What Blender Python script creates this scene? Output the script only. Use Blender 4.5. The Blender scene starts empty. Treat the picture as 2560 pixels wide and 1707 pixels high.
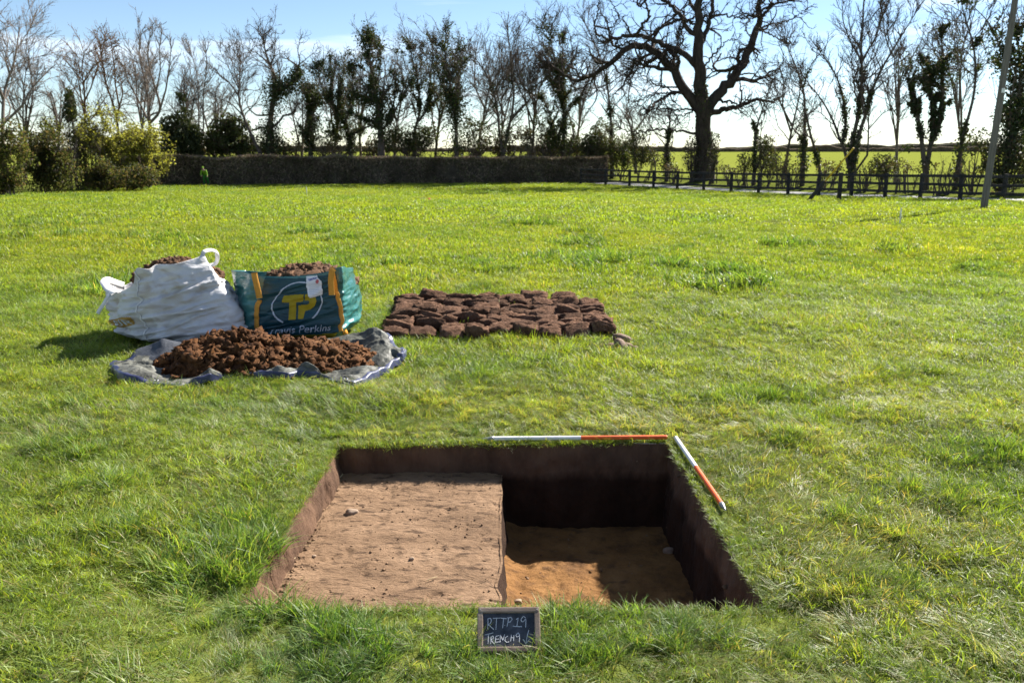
import bpy, bmesh, math
import numpy as np
from mathutils import Vector, Matrix

# ------------------------------------------------------------------ camera, sky, sun, exposure
scene = bpy.context.scene
FPX, CAM_H = 2066.0, 1.65                       # focal length in photo pixels (2560 wide), eye height
PITCH = math.atan((853.5 - 375.0) / FPX)
cam_data = bpy.data.cameras.new('camera')
cam_data.sensor_width = 36.0
cam_data.lens = FPX / 2560.0 * 36.0
cam_data.clip_start, cam_data.clip_end = 0.05, 8000.0
cam_data.dof.use_dof = True
cam_data.dof.focus_distance = 4.2
cam_data.dof.aperture_fstop = 5.0
cam = bpy.data.objects.new('camera', cam_data)
scene.collection.objects.link(cam)
cam.location = (0, 0, CAM_H)
cam.rotation_euler = (math.pi / 2 - PITCH, 0, 0)
scene.camera = cam

SUN_AZ, SUN_EL = math.radians(45.0), math.radians(39.0)     # azimuth from +Y (view) towards +X
world = bpy.data.worlds.new('World')
scene.world = world
world.use_nodes = True
wn, wl = world.node_tree.nodes, world.node_tree.links
wn.clear()
w_out = wn.new('ShaderNodeOutputWorld')
w_bg = wn.new('ShaderNodeBackground')
w_bg.inputs['Strength'].default_value = 0.054
w_sky = wn.new('ShaderNodeTexSky')
w_sky.sky_type = 'NISHITA'
w_sky.sun_disc = False
w_sky.sun_elevation = SUN_EL
w_sky.sun_rotation = SUN_AZ
w_sky.altitude = 50
w_sky.air_density, w_sky.dust_density, w_sky.ozone_density = 0.85, 0.0, 2.5
# thin cirrus streaks over the whole sky
w_tc = wn.new('ShaderNodeTexCoord')
w_map = wn.new('ShaderNodeMapping')
w_map.inputs['Rotation'].default_value = (0.0, math.radians(-10), 0.0)
w_map.inputs['Scale'].default_value = (1.6, 1.6, 17.0)
w_noise = wn.new('ShaderNodeTexNoise')
w_noise.inputs['Scale'].default_value = 1.5
w_noise.inputs['Detail'].default_value = 7.0
w_noise.inputs['Roughness'].default_value = 0.55
w_noise.inputs['Distortion'].default_value = 0.5
w_ramp = wn.new('ShaderNodeMapRange')
w_ramp.inputs['From Min'].default_value = 0.50
w_ramp.inputs['From Max'].default_value = 0.85
w_ramp.inputs['To Max'].default_value = 0.8
w_mix = wn.new('ShaderNodeMix')
w_mix.data_type = 'RGBA'
w_mix.inputs['B'].default_value = (11.0, 11.3, 11.8, 1)
wl.new(w_tc.outputs['Generated'], w_map.inputs['Vector'])
wl.new(w_map.outputs['Vector'], w_noise.inputs['Vector'])
wl.new(w_noise.outputs['Fac'], w_ramp.inputs['Value'])
wl.new(w_ramp.outputs['Result'], w_mix.inputs['Factor'])
wl.new(w_sky.outputs['Color'], w_mix.inputs['A'])
wl.new(w_mix.outputs['Result'], w_bg.inputs['Color'])
wl.new(w_bg.outputs['Background'], w_out.inputs['Surface'])

sun_data = bpy.data.lights.new('sun', 'SUN')
sun_data.energy = 5.0
sun_data.angle = math.radians(0.53)
sun_data.color = (1.0, 0.95, 0.86)
sun = bpy.data.objects.new('sun', sun_data)
scene.collection.objects.link(sun)
SUN_DIR = Vector((math.sin(SUN_AZ) * math.cos(SUN_EL), math.cos(SUN_AZ) * math.cos(SUN_EL), math.sin(SUN_EL)))
sun.rotation_euler = SUN_DIR.to_track_quat('Z', 'Y').to_euler()
sun.location = (30, 30, 40)

scene.view_settings.view_transform = 'Standard'
scene.view_settings.look = 'None'
scene.view_settings.exposure = 1.55
scene.view_settings.gamma = 1.0
scene.view_settings.use_curve_mapping = False
scene.cycles.use_denoising = True
scene.cycles.max_bounces = 4
scene.cycles.diffuse_bounces = 1
scene.cycles.transmission_bounces = 2
scene.cycles.use_adaptive_sampling = True
scene.cycles.sample_clamp_indirect = 4.0
scene.cycles.adaptive_threshold = 0.012
scene.cycles.adaptive_min_samples = 24

# ------------------------------------------------------------------ helpers
rng = np.random.default_rng(19)
COL = scene.collection
_c, _s = math.cos(PITCH), math.sin(PITCH)


def ray(u, v):
    """Direction in the world of a photo pixel (2560 x 1707)."""
    a, b = (u - 1280.0) / FPX, -(v - 853.5) / FPX
    return np.array([a, _c + b * _s, -_s + b * _c])


def gpt(u, v, z=0.0):
    r = ray(u, v)
    t = (z - CAM_H) / r[2]
    return np.array([r[0] * t, r[1] * t, z])


def dpt(u, v, Y):
    r = ray(u, v)
    t = Y / r[1]
    return np.array([r[0] * t, Y, CAM_H + r[2] * t])


def sstep(x, a, b):
    t = np.clip((x - a) / (b - a), 0, 1)
    return t * t * (3 - 2 * t)


def vnoise(p, seed=0):
    p = np.asarray(p, float)
    i = np.floor(p).astype(np.int64)
    f = p - i
    f = f * f * (3 - 2 * f)
    out = 0.0
    for dx in (0, 1):
        for dy in (0, 1):
            for dz in (0, 1):
                h = ((i[..., 0] + dx) * 374761393 + (i[..., 1] + dy) * 668265263 + (i[..., 2] + dz) * 2147483647 + seed * 1274126177) & 0xFFFFFFFF
                h = ((h ^ (h >> 13)) * 1274126177) & 0xFFFFFFFF
                h = ((h ^ (h >> 16)) * 2246822519) & 0xFFFFFFFF
                h = (h ^ (h >> 15)) & 0xFFFFFF
                w = (f[..., 0] if dx else 1 - f[..., 0]) * (f[..., 1] if dy else 1 - f[..., 1]) * (f[..., 2] if dz else 1 - f[..., 2])
                out = out + w * (h / float(0xFFFFFF))
    return out * 2 - 1


def fbm(p, scale=1.0, octaves=4, seed=0, gain=0.5):
    p = np.asarray(p, float) * scale
    a, s = 1.0, 0.0
    for o in range(octaves):
        s = s + a * vnoise(p, seed + o * 17)
        p = p * 2.03 + 11.7
        a *= gain
    return s


# line of the lane and its fence: s = 0 at the fence, positive beyond it
L0, LN, LT = np.array([6.0, 62.0]), np.array([0.866, 0.5]), np.array([0.5, -0.866])


def lane_s(x, y):
    return (x - L0[0]) * LN[0] + (y - L0[1]) * LN[1]


def terrain(x, y):
    x, y = np.asarray(x, float), np.asarray(y, float)
    z = -0.85 * sstep(y, 9, 56)
    z = z + 0.45 * sstep(lane_s(x, y), 4.4, 8.0) * sstep(y, 25, 40)
    z = z + 1.45 * sstep(y, 75, 250)
    return z


def thit(u, v):
    """Where the pixel's ray meets the terrain."""
    r = ray(u, v)
    lo, hi = 1.0, 260.0
    for t in np.linspace(1, 260, 900):
        p = r * t
        if CAM_H + p[2] < terrain(p[0], p[1]):
            hi = t
            break
        lo = t
    for _ in range(30):
        m = (lo + hi) / 2
        p = r * m
        if CAM_H + p[2] < terrain(p[0], p[1]):
            hi = m
        else:
            lo = m
    p = r * hi
    return np.array([p[0], p[1], float(terrain(p[0], p[1]))])


def make_mesh(name, V, F, smooth=False, col=None):
    me = bpy.data.meshes.new(name)
    V = np.asarray(V, np.float32).reshape(-1, 3)
    Fs = [np.asarray(f, np.int32) for f in (F if isinstance(F, list) else [F]) if len(f)]
    me.vertices.add(len(V))
    me.vertices.foreach_set('co', V.ravel())
    nl = sum(f.size for f in Fs)
    npoly = sum(len(f) for f in Fs)
    me.loops.add(nl)
    me.polygons.add(npoly)
    me.loops.foreach_set('vertex_index', np.concatenate([f.ravel() for f in Fs]))
    tot = np.concatenate([np.full(len(f), f.shape[1], np.int32) for f in Fs])
    start = np.concatenate([[0], np.cumsum(tot)[:-1]]).astype(np.int32)
    me.polygons.foreach_set('loop_start', start)
    me.polygons.foreach_set('loop_total', tot)
    me.polygons.foreach_set('use_smooth', np.full(npoly, smooth))
    if col is not None:
        col = np.asarray(col, np.float32)
        if col.shape[1] == 3:
            col = np.concatenate([col, np.ones((len(col), 1), np.float32)], 1)
        at = me.attributes.new('col', 'FLOAT_COLOR', 'POINT')
        at.data.foreach_set('color', col.ravel())
    me.update(calc_edges=True)
    return me


def link(name, me, mat=None, parent=None, label=None, cat=None, group=None, kind=None):
    o = bpy.data.objects.new(name, me)
    COL.objects.link(o)
    if mat is not None and me is not None:
        if not me.materials:
            me.materials.append(mat)
    if parent is not None:
        o.parent = parent
    tag(o, label, cat, group, kind)
    return o


def tag(o, label=None, cat=None, group=None, kind=None):
    for k, v in (('label', label), ('category', cat), ('group', group), ('kind', kind)):
        if v:
            o[k] = v
    return o


def obj(name, V, F, mat, parent=None, smooth=False, col=None, **kw):
    if parent is not None:                      # geometry is written in world coordinates
        V = np.asarray(V, float).reshape(-1, 3) - np.array(parent.location)
    return link(name, make_mesh(name, V, F, smooth, col), mat, parent, **kw)


def empty(name, loc, label, cat, group=None, kind=None):
    o = bpy.data.objects.new(name, None)
    o.empty_display_size = 0.1
    COL.objects.link(o)
    o.location = [float(c) for c in loc]
    return tag(o, label, cat, group, kind)


def join(parts):
    Vs, Fq, Ft, Cs, n = [], [], [], [], 0
    for p in parts:
        V, F = p[0], p[1]
        Vs.append(np.asarray(V).reshape(-1, 3))
        for f in (F if isinstance(F, list) else [F]):
            f = np.asarray(f)
            if len(f):
                (Fq if f.shape[1] == 4 else Ft).append(f + n)
        if len(p) > 2:
            Cs.append(p[2])
        n += len(Vs[-1])
    out = [np.concatenate(Vs), [np.concatenate(x) for x in (Fq, Ft) if x]]
    if Cs:
        out.append(np.concatenate(Cs))
    return out


def grid_faces(m, n, wrap=False):
    i = np.arange(m - 1)[:, None]
    j = np.arange(n if wrap else n - 1)[None, :]
    j2 = (j + 1) % n
    return np.stack([i * n + j, i * n + j2, (i + 1) * n + j2, (i + 1) * n + j], -1).reshape(-1, 4)


def norm(a):
    return a / np.maximum(np.linalg.norm(a, axis=-1, keepdims=True), 1e-9)


def tubes(P, R, sides=5, cap=False):
    """P (m, n, 3) polylines, R (m, n) radii."""
    m, n = P.shape[:2]
    T = norm(np.gradient(P, axis=1))
    ref = np.zeros_like(T) + np.array([0.31, 0.83, 0.23])
    alt = np.abs((T * norm(ref)).sum(-1, keepdims=True)) > 0.93
    ref = np.where(alt, np.array([0.9, -0.2, 0.3]), ref)
    A = norm(np.cross(T, ref))
    B = np.cross(T, A)
    a = np.arange(sides) * 2 * math.pi / sides
    V = P[:, :, None] + R[:, :, None, None] * (A[:, :, None] * np.cos(a)[:, None] + B[:, :, None] * np.sin(a)[:, None])
    f = grid_faces(n, sides, True)
    F = (f[None] + (np.arange(m) * n * sides)[:, None, None]).reshape(-1, 4)
    if cap:
        tri = []
        for k in range(1, sides - 1):
            tri += [(0, k + 1, k), ((n - 1) * sides, (n - 1) * sides + k, (n - 1) * sides + k + 1)]
        tri = (np.array(tri)[None] + (np.arange(m) * n * sides)[:, None, None]).reshape(-1, 3)
        return V.reshape(-1, 3), [F, tri]
    return V.reshape(-1, 3), F


def tube(pts, radii, sides=8, cap=True):
    pts = np.asarray(pts, float)
    r = np.broadcast_to(np.asarray(radii, float), (len(pts),))
    V, F = tubes(pts[None], r[None].copy(), sides, cap)
    return V, F


def resample(pts, n):
    pts = np.asarray(pts, float)
    d = np.concatenate([[0], np.cumsum(np.linalg.norm(np.diff(pts, axis=0), axis=1))])
    t = np.linspace(0, d[-1], n)
    return np.stack([np.interp(t, d, pts[:, k]) for k in range(pts.shape[1])], -1)


def smooth_line(pts, n):
    p = resample(pts, n)
    for _ in range(2):
        p[1:-1] = 0.25 * p[:-2] + 0.5 * p[1:-1] + 0.25 * p[2:]
    return p


def box(cx, cy, cz, sx, sy, sz, R=None, jitter=0.0):
    s = np.array([[x, y, z] for x in (-1, 1) for y in (-1, 1) for z in (-1, 1)], float) * 0.5 * np.array([sx, sy, sz])
    if jitter:
        s = s + rng.normal(0, jitter, s.shape)
    if R is not None:
        s = s @ np.array(R).T
    F = np.array([[0, 1, 3, 2], [4, 6, 7, 5], [0, 4, 5, 1], [2, 3, 7, 6], [0, 2, 6, 4], [1, 5, 7, 3]])
    return s + np.array([cx, cy, cz]), F


def bevel_box(sx, sy, sz, b):
    bm = bmesh.new()
    bmesh.ops.create_cube(bm, size=1)
    bmesh.ops.scale(bm, vec=(sx, sy, sz), verts=bm.verts)
    bmesh.ops.bevel(bm, geom=bm.edges[:], offset=b, segments=2, affect='EDGES', profile=0.6)
    bmesh.ops.triangulate(bm, faces=bm.faces)
    V = np.array([v.co for v in bm.verts])
    F = np.array([[v.index for v in f.verts] for f in bm.faces])
    bm.free()
    return V, F


def ico(sub):
    bm = bmesh.new()
    bmesh.ops.create_icosphere(bm, subdivisions=sub, radius=1)
    bm.verts.index_update()
    V = np.array([v.co for v in bm.verts])
    F = np.array([[v.index for v in f.verts] for f in bm.faces])
    bm.free()
    return V, F


ICO1, ICO2, ICO3 = ico(1), ico(2), ico(3)


def rand_rot(n, r):
    q = norm(r.normal(size=(n, 4)))
    w, x, y, z = q.T
    return np.stack([np.stack([1 - 2 * (y * y + z * z), 2 * (x * y - z * w), 2 * (x * z + y * w)], -1),
                     np.stack([2 * (x * y + z * w), 1 - 2 * (x * x + z * z), 2 * (y * z - x * w)], -1),
                     np.stack([2 * (x * z - y * w), 2 * (y * z + x * w), 1 - 2 * (x * x + y * y)], -1)], 1)


def clods(C, S, r, base=ICO2, rough=0.42, freq=1.6, flat=0.85):
    """Many lumps of crumbly soil in one mesh: centres C (n,3), radii S (n)."""
    V0, F0 = base
    n = len(C)
    off = r.uniform(-50, 50, (n, 1, 3))
    d = 1 + rough * fbm(V0[None] * freq + off, 1.0, 3, 5, 0.6)
    V = V0[None] * d[..., None] * r.uniform(0.75, 1.2, (n, 1, 3))
    V = np.einsum('nij,nkj->nki', rand_rot(n, r), V)
    V = V * S[:, None, None]
    V[..., 2] *= flat
    V = V + C[:, None]
    F = (F0[None] + (np.arange(n) * len(V0))[:, None, None]).reshape(-1, 3)
    return V.reshape(-1, 3), F


def leaves(C, S, r, aspect=0.6, upbias=0.0):
    """Leaf-sized rhombic faces, slightly folded."""
    n = len(C)
    N = norm(r.normal(size=(n, 3)) + np.array([0, 0, upbias]))
    A = norm(np.cross(N, r.normal(size=(n, 3))))
    B = np.cross(N, A)
    s = np.asarray(S)[:, None]
    V = np.stack([C - A * s, C + B * s * aspect + N * s * 0.15, C + A * s, C - B * s * aspect + N * s * 0.15], 1)
    F = np.arange(n * 4).reshape(-1, 4)
    return V.reshape(-1, 3), F


def leaf_cols(n, base, r, var=0.3, alt=None, palt=0.0):
    c = np.tile(np.array(base)[None], (n, 1)) * r.uniform(1 - var, 1 + var, (n, 1))
    if alt is not None:
        m = r.random(n) < palt
        c[m] = np.array(alt) * r.uniform(0.7, 1.3, (m.sum(), 1))
    return np.repeat(c, 4, 0)


# ------------------------------------------------------------------ materials
def new_mat(name):
    m = bpy.data.materials.new(name)
    m.use_nodes = True
    nt = m.node_tree
    nt.nodes.clear()
    out = nt.nodes.new('ShaderNodeOutputMaterial')
    return m, nt.nodes, nt.links, out


def noisy_mat(name, cols, scale=6.0, rough=0.9, bump=0.3, bump_scale=None, bump_dist=0.01, detail=8.0, spec=0.2,
              stretch=None, metallic=0.0, second=None, pos=None, rnd=0.0, shade_low=None, beyond=None):
    """Principled surface whose colour wanders through cols by world/object-space noise, with fine relief."""
    m, N, L, out = new_mat(name)
    b = N.new('ShaderNodeBsdfPrincipled')
    tc = N.new('ShaderNodeTexCoord')
    src = tc.outputs['Object']
    if stretch:
        mp = N.new('ShaderNodeMapping')
        mp.inputs['Scale'].default_value = stretch
        L.new(src, mp.inputs['Vector'])
        src = mp.outputs['Vector']
    n1 = N.new('ShaderNodeTexNoise')
    n1.inputs['Scale'].default_value = scale
    n1.inputs['Detail'].default_value = detail
    n1.inputs['Roughness'].default_value = 0.62
    L.new(src, n1.inputs['Vector'])
    cr = N.new('ShaderNodeValToRGB')
    el = cr.color_ramp.elements
    while len(el) < len(cols):
        el.new(0.5)
    for i, c in enumerate(cols):
        el[i].position = pos[i] if pos else 0.3 + 0.4 * i / max(1, len(cols) - 1)
        el[i].color = (*c, 1)
    L.new(n1.outputs['Fac'], cr.inputs['Fac'])
    colour = cr.outputs['Color']
    if second:                                  # (colour, scale, from, to, amount)
        n2 = N.new('ShaderNodeTexNoise')
        n2.inputs['Scale'].default_value = second[1]
        n2.inputs['Detail'].default_value = 5.0
        L.new(src, n2.inputs['Vector'])
        mr = N.new('ShaderNodeMapRange')
        mr.inputs['From Min'].default_value = second[2]
        mr.inputs['From Max'].default_value = second[3]
        mr.inputs['To Max'].default_value = second[4]
        L.new(n2.outputs['Fac'], mr.inputs['Value'])
        mx = N.new('ShaderNodeMix')
        mx.data_type = 'RGBA'
        mx.inputs['B'].default_value = (*second[0], 1)
        L.new(mr.outputs['Result'], mx.inputs['Factor'])
        L.new(colour, mx.inputs['A'])
        colour = mx.outputs['Result']
    if shade_low:                                   # (multiplier below, z of the boundary, softness): deep-trench shade painted into the lower walls
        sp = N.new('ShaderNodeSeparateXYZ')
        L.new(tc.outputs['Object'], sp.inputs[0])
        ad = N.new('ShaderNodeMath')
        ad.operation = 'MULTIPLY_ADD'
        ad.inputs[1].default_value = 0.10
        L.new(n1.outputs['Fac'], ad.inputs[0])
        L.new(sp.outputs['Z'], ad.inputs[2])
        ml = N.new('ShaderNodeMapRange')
        ml.inputs['From Min'].default_value = shade_low[1] + 0.05 - shade_low[2]
        ml.inputs['From Max'].default_value = shade_low[1] + 0.05 + shade_low[2]
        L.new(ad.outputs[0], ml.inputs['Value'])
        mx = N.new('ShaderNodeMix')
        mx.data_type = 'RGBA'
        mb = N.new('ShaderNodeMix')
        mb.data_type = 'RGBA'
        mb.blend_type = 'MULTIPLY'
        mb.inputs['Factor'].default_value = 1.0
        mb.inputs['B'].default_value = (*shade_low[0], 1)
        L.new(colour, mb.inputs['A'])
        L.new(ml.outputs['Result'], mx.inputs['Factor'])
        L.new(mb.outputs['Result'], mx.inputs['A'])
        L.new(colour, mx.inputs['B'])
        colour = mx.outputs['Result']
    if beyond:                                  # (colour, y where it starts, y where it is full): another crop past the lane
        sp = N.new('ShaderNodeSeparateXYZ')
        L.new(tc.outputs['Object'], sp.inputs[0])
        my = N.new('ShaderNodeMapRange')
        my.inputs['From Min'].default_value = beyond[1]
        my.inputs['From Max'].default_value = beyond[2]
        L.new(sp.outputs['Y'], my.inputs['Value'])
        mx = N.new('ShaderNodeMix')
        mx.data_type = 'RGBA'
        mx.inputs['B'].default_value = (*beyond[0], 1)
        L.new(my.outputs['Result'], mx.inputs['Factor'])
        L.new(colour, mx.inputs['A'])
        colour = mx.outputs['Result']
    if rnd:
        oi = N.new('ShaderNodeObjectInfo')
        hs = N.new('ShaderNodeHueSaturation')
        mr_ = N.new('ShaderNodeMapRange')
        mr_.inputs['To Min'].default_value = 1 - rnd
        mr_.inputs['To Max'].default_value = 1 + rnd
        L.new(oi.outputs['Random'], mr_.inputs['Value'])
        L.new(mr_.outputs['Result'], hs.inputs['Value'])
        L.new(colour, hs.inputs['Color'])
        colour = hs.outputs['Color']
    L.new(colour, b.inputs['Base Color'])
    b.inputs['Roughness'].default_value = rough
    b.inputs['Specular IOR Level'].default_value = spec
    b.inputs['Metallic'].default_value = metallic
    if bump:
        n3 = N.new('ShaderNodeTexNoise')
        n3.inputs['Scale'].default_value = bump_scale or scale * 4
        n3.inputs['Detail'].default_value = 6.0
        n3.inputs['Roughness'].default_value = 0.65
        L.new(src, n3.inputs['Vector'])
        bp = N.new('ShaderNodeBump')
        bp.inputs['Strength'].default_value = bump
        bp.inputs['Distance'].default_value = bump_dist
        L.new(n3.outputs['Fac'], bp.inputs['Height'])
        L.new(bp.outputs['Normal'], b.inputs['Normal'])
    L.new(b.outputs['BSDF'], out.inputs['Surface'])
    return m


def leaf_mat(name, rough=0.45, spec=0.4, trans=0.35, tint=(1.3, 1.25, 0.5), rnd=0.0, patch=False):
    """Leaves and blades: colour from the mesh, light passes through."""
    m, N, L, out = new_mat(name)
    at = N.new('ShaderNodeAttribute')
    at.attribute_name = 'col'
    colour = at.outputs['Color']
    if rnd:
        oi = N.new('ShaderNodeObjectInfo')
        hs = N.new('ShaderNodeHueSaturation')
        mr = N.new('ShaderNodeMapRange')
        mr.inputs['To Min'].default_value = 1 - rnd
        mr.inputs['To Max'].default_value = 1 + rnd
        L.new(oi.outputs['Random'], mr.inputs['Value'])
        L.new(mr.outputs['Result'], hs.inputs['Value'])
        L.new(colour, hs.inputs['Color'])
        colour = hs.outputs['Color']
    if patch:                                   # sward in fresher, duller, yellower patches; tone also stands in for tussock shading
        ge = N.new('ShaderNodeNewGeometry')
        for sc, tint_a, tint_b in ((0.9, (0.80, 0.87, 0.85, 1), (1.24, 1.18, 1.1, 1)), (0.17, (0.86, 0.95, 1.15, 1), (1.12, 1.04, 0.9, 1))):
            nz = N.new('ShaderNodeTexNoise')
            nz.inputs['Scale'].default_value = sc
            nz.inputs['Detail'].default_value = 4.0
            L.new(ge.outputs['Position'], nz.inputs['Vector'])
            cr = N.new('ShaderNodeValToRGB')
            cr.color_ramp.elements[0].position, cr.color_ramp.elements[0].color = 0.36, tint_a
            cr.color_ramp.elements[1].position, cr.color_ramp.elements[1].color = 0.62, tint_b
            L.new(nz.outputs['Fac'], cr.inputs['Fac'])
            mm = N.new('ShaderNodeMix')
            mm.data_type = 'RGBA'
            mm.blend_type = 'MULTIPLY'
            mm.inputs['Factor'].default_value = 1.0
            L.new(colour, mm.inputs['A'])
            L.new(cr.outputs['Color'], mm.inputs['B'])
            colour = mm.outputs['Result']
    b = N.new('ShaderNodeBsdfPrincipled')
    b.inputs['Roughness'].default_value = rough
    b.inputs['Specular IOR Level'].default_value = spec
    L.new(colour, b.inputs['Base Color'])
    t = N.new('ShaderNodeBsdfTranslucent')
    mu = N.new('ShaderNodeMix')
    mu.data_type = 'RGBA'
    mu.blend_type = 'MULTIPLY'
    mu.inputs['Factor'].default_value = 1.0
    mu.inputs['B'].default_value = (*tint, 1)
    L.new(colour, mu.inputs['A'])
    L.new(mu.outputs['Result'], t.inputs['Color'])
    mx = N.new('ShaderNodeMixShader')
    mx.inputs['Fac'].default_value = trans
    L.new(b.outputs['BSDF'], mx.inputs[1])
    L.new(t.outputs['BSDF'], mx.inputs[2])
    L.new(mx.outputs['Shader'], out.inputs['Surface'])
    return m


M = {}
M['field'] = noisy_mat('pasture_thatch_and_far_crop', [(0.07, 0.08, 0.02), (0.10, 0.12, 0.024), (0.13, 0.145, 0.03)], scale=1.6, rough=1.0,
                       bump=0.6, bump_scale=7.0, bump_dist=0.06, spec=0.0, beyond=((0.165, 0.185, 0.034), 64.0, 74.0))
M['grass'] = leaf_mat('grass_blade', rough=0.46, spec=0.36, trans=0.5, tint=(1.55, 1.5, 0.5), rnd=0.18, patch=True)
M['willow'] = leaf_mat('willow_leaf', rough=0.5, spec=0.2, trans=0.6, tint=(1.6, 1.5, 0.7))
M['foliage'] = leaf_mat('foliage_leaf', rough=0.55, spec=0.2, trans=0.25)
M['twig'] = leaf_mat('hedge_twig', rough=0.8, spec=0.1, trans=0.12, tint=(1.1, 1.0, 0.8))
M['soil_upper'] = noisy_mat('trowelled_topsoil', [(0.125, 0.075, 0.043), (0.20, 0.123, 0.072), (0.27, 0.172, 0.105)], scale=3.2, rough=0.95, bump=0.8,
                            bump_scale=60, bump_dist=0.014, second=((0.055, 0.031, 0.018), 22, 0.54, 0.66, 0.85), stretch=(0.6, 1.6, 1.0))
M['soil_lower'] = noisy_mat('orange_subsoil', [(0.09, 0.042, 0.015), (0.19, 0.092, 0.03), (0.26, 0.135, 0.05)], scale=4.5, rough=0.95, bump=0.7,
                            bump_scale=38, bump_dist=0.016, second=((0.09, 0.045, 0.02), 13, 0.55, 0.7, 0.8))
M['soil_wall'] = noisy_mat('cut_soil_section', [(0.055, 0.03, 0.018), (0.10, 0.056, 0.034), (0.15, 0.086, 0.052)], scale=5, rough=0.95, bump=0.9, shade_low=((0.32, 0.28, 0.26), -0.19, 0.03),
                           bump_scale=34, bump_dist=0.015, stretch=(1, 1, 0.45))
M['clod'] = noisy_mat('loose_brown_soil', [(0.03, 0.012, 0.0045), (0.078, 0.032, 0.011), (0.13, 0.057, 0.02)], scale=11, rough=0.95, bump=0.6, second=((0.17, 0.085, 0.036), 4.0, 0.55, 0.75, 0.5),
                      bump_scale=55, bump_dist=0.012)
M['clod_bag'] = noisy_mat('bagged_brown_soil', [(0.05, 0.026, 0.014), (0.10, 0.054, 0.03), (0.15, 0.083, 0.048)], scale=7, rough=0.95, bump=0.6,
                          bump_scale=55, bump_dist=0.012)
M['turf'] = noisy_mat('upturned_turf_soil', [(0.05, 0.026, 0.016), (0.105, 0.057, 0.036), (0.17, 0.097, 0.064)], scale=16, rough=1.0, bump=1.0, rnd=0.3,
                      bump_scale=60, bump_dist=0.02, spec=0.1)
M['stone'] = noisy_mat('pale_stone', [(0.20, 0.14, 0.095), (0.29, 0.21, 0.15), (0.36, 0.27, 0.20)], scale=14, rough=0.8, bump=0.3, bump_dist=0.004)
M['cobble'] = noisy_mat('brown_cobble', [(0.10, 0.062, 0.043), (0.17, 0.112, 0.08), (0.22, 0.15, 0.11)], scale=12, rough=0.8, bump=0.3, bump_dist=0.004)
M['bark'] = noisy_mat('bare_bark', [(0.055, 0.043, 0.035), (0.10, 0.08, 0.066), (0.14, 0.115, 0.095)], scale=5, rough=0.95, bump=0.6, bump_scale=24,
                      bump_dist=0.03, stretch=(1, 1, 0.25), spec=0.1)
M['bark_oak'] = noisy_mat('oak_bark', [(0.028, 0.022, 0.018), (0.055, 0.043, 0.036), (0.085, 0.066, 0.055)], scale=5, rough=0.95, bump=0.8, bump_scale=20,
                          bump_dist=0.05, stretch=(1, 1, 0.3), spec=0.1)
M['bark_glare'] = noisy_mat('glare_lightened_bark', [(0.10, 0.08, 0.07), (0.17, 0.14, 0.12), (0.22, 0.185, 0.16)], scale=5, rough=0.95, bump=0.3, spec=0.1)  # sky glare on far twigs put into the bark colour
M['bark_red'] = noisy_mat('russet_twig_bark', [(0.08, 0.045, 0.025), (0.15, 0.085, 0.045), (0.20, 0.12, 0.06)], scale=5, rough=0.95, bump=0.3, spec=0.1)
M['fence'] = noisy_mat('weathered_dark_timber', [(0.02, 0.018, 0.018), (0.036, 0.033, 0.033), (0.055, 0.05, 0.05)], scale=3, rough=0.85, bump=0.4,
                       stretch=(1, 1, 1), bump_scale=20, spec=0.2)
M['pole'] = noisy_mat('grey_pole_timber', [(0.09, 0.08, 0.075), (0.15, 0.136, 0.126), (0.20, 0.185, 0.175)], scale=6, rough=0.85, bump=0.4,
                      stretch=(6, 6, 0.3), bump_scale=16, spec=0.2)
M['road'] = noisy_mat('worn_lane_asphalt', [(0.10, 0.10, 0.10), (0.14, 0.138, 0.135), (0.19, 0.185, 0.18)], scale=1.5, rough=0.6, bump=0.3, spec=0.4)
M['frame_wood'] = noisy_mat('weathered_slate_frame', [(0.13, 0.09, 0.065), (0.22, 0.165, 0.13), (0.30, 0.24, 0.19)], scale=22, rough=0.8, bump=0.4,
                            stretch=(0.35, 1, 1), bump_scale=60, bump_dist=0.002)
M['slate'] = noisy_mat('chalk_smudged_slate', [(0.016, 0.018, 0.024), (0.05, 0.053, 0.064), (0.13, 0.135, 0.15)], scale=16, rough=0.6, bump=0.05,
                       spec=0.4, pos=(0.35, 0.52, 0.72))
M['chalk'] = noisy_mat('chalk', [(0.48, 0.49, 0.51), (0.68, 0.68, 0.70)], scale=90, rough=1.0, bump=0.0, spec=0.0)
M['rod_white'] = noisy_mat('white_rod_paint', [(0.60, 0.59, 0.57), (0.78, 0.77, 0.75)], scale=18, rough=0.5, bump=0.1, bump_dist=0.002, spec=0.4,
                           second=((0.42, 0.34, 0.26), 22, 0.6, 0.75, 0.5))
M['rod_red'] = noisy_mat('orange_red_rod_paint', [(0.62, 0.085, 0.012), (0.78, 0.12, 0.018)], scale=14, rough=0.5, bump=0.1, bump_dist=0.002, spec=0.4)
M['steel'] = noisy_mat('grey_steel', [(0.22, 0.22, 0.23), (0.38, 0.38, 0.39)], scale=40, rough=0.45, bump=0.1, bump_dist=0.001, metallic=0.6)
M['white_weave'] = None
M['strap_orange'] = noisy_mat('orange_webbing', [(0.55, 0.24, 0.035), (0.70, 0.34, 0.06)], scale=30, rough=0.8, bump=0.4, bump_scale=160, bump_dist=0.003)
M['strap_white'] = noisy_mat('white_webbing', [(0.60, 0.58, 0.56), (0.78, 0.76, 0.74)], scale=20, rough=0.8, bump=0.4, bump_scale=160, bump_dist=0.003)
M['print_yellow'] = noisy_mat('yellow_bag_print', [(0.30, 0.22, 0.012), (0.42, 0.31, 0.02)], scale=14, rough=0.6, bump=0.0)
M['print_olive'] = noisy_mat('olive_yellow_bag_print', [(0.20, 0.17, 0.02), (0.36, 0.29, 0.03)], scale=14, rough=0.6, bump=0.0)
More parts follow.
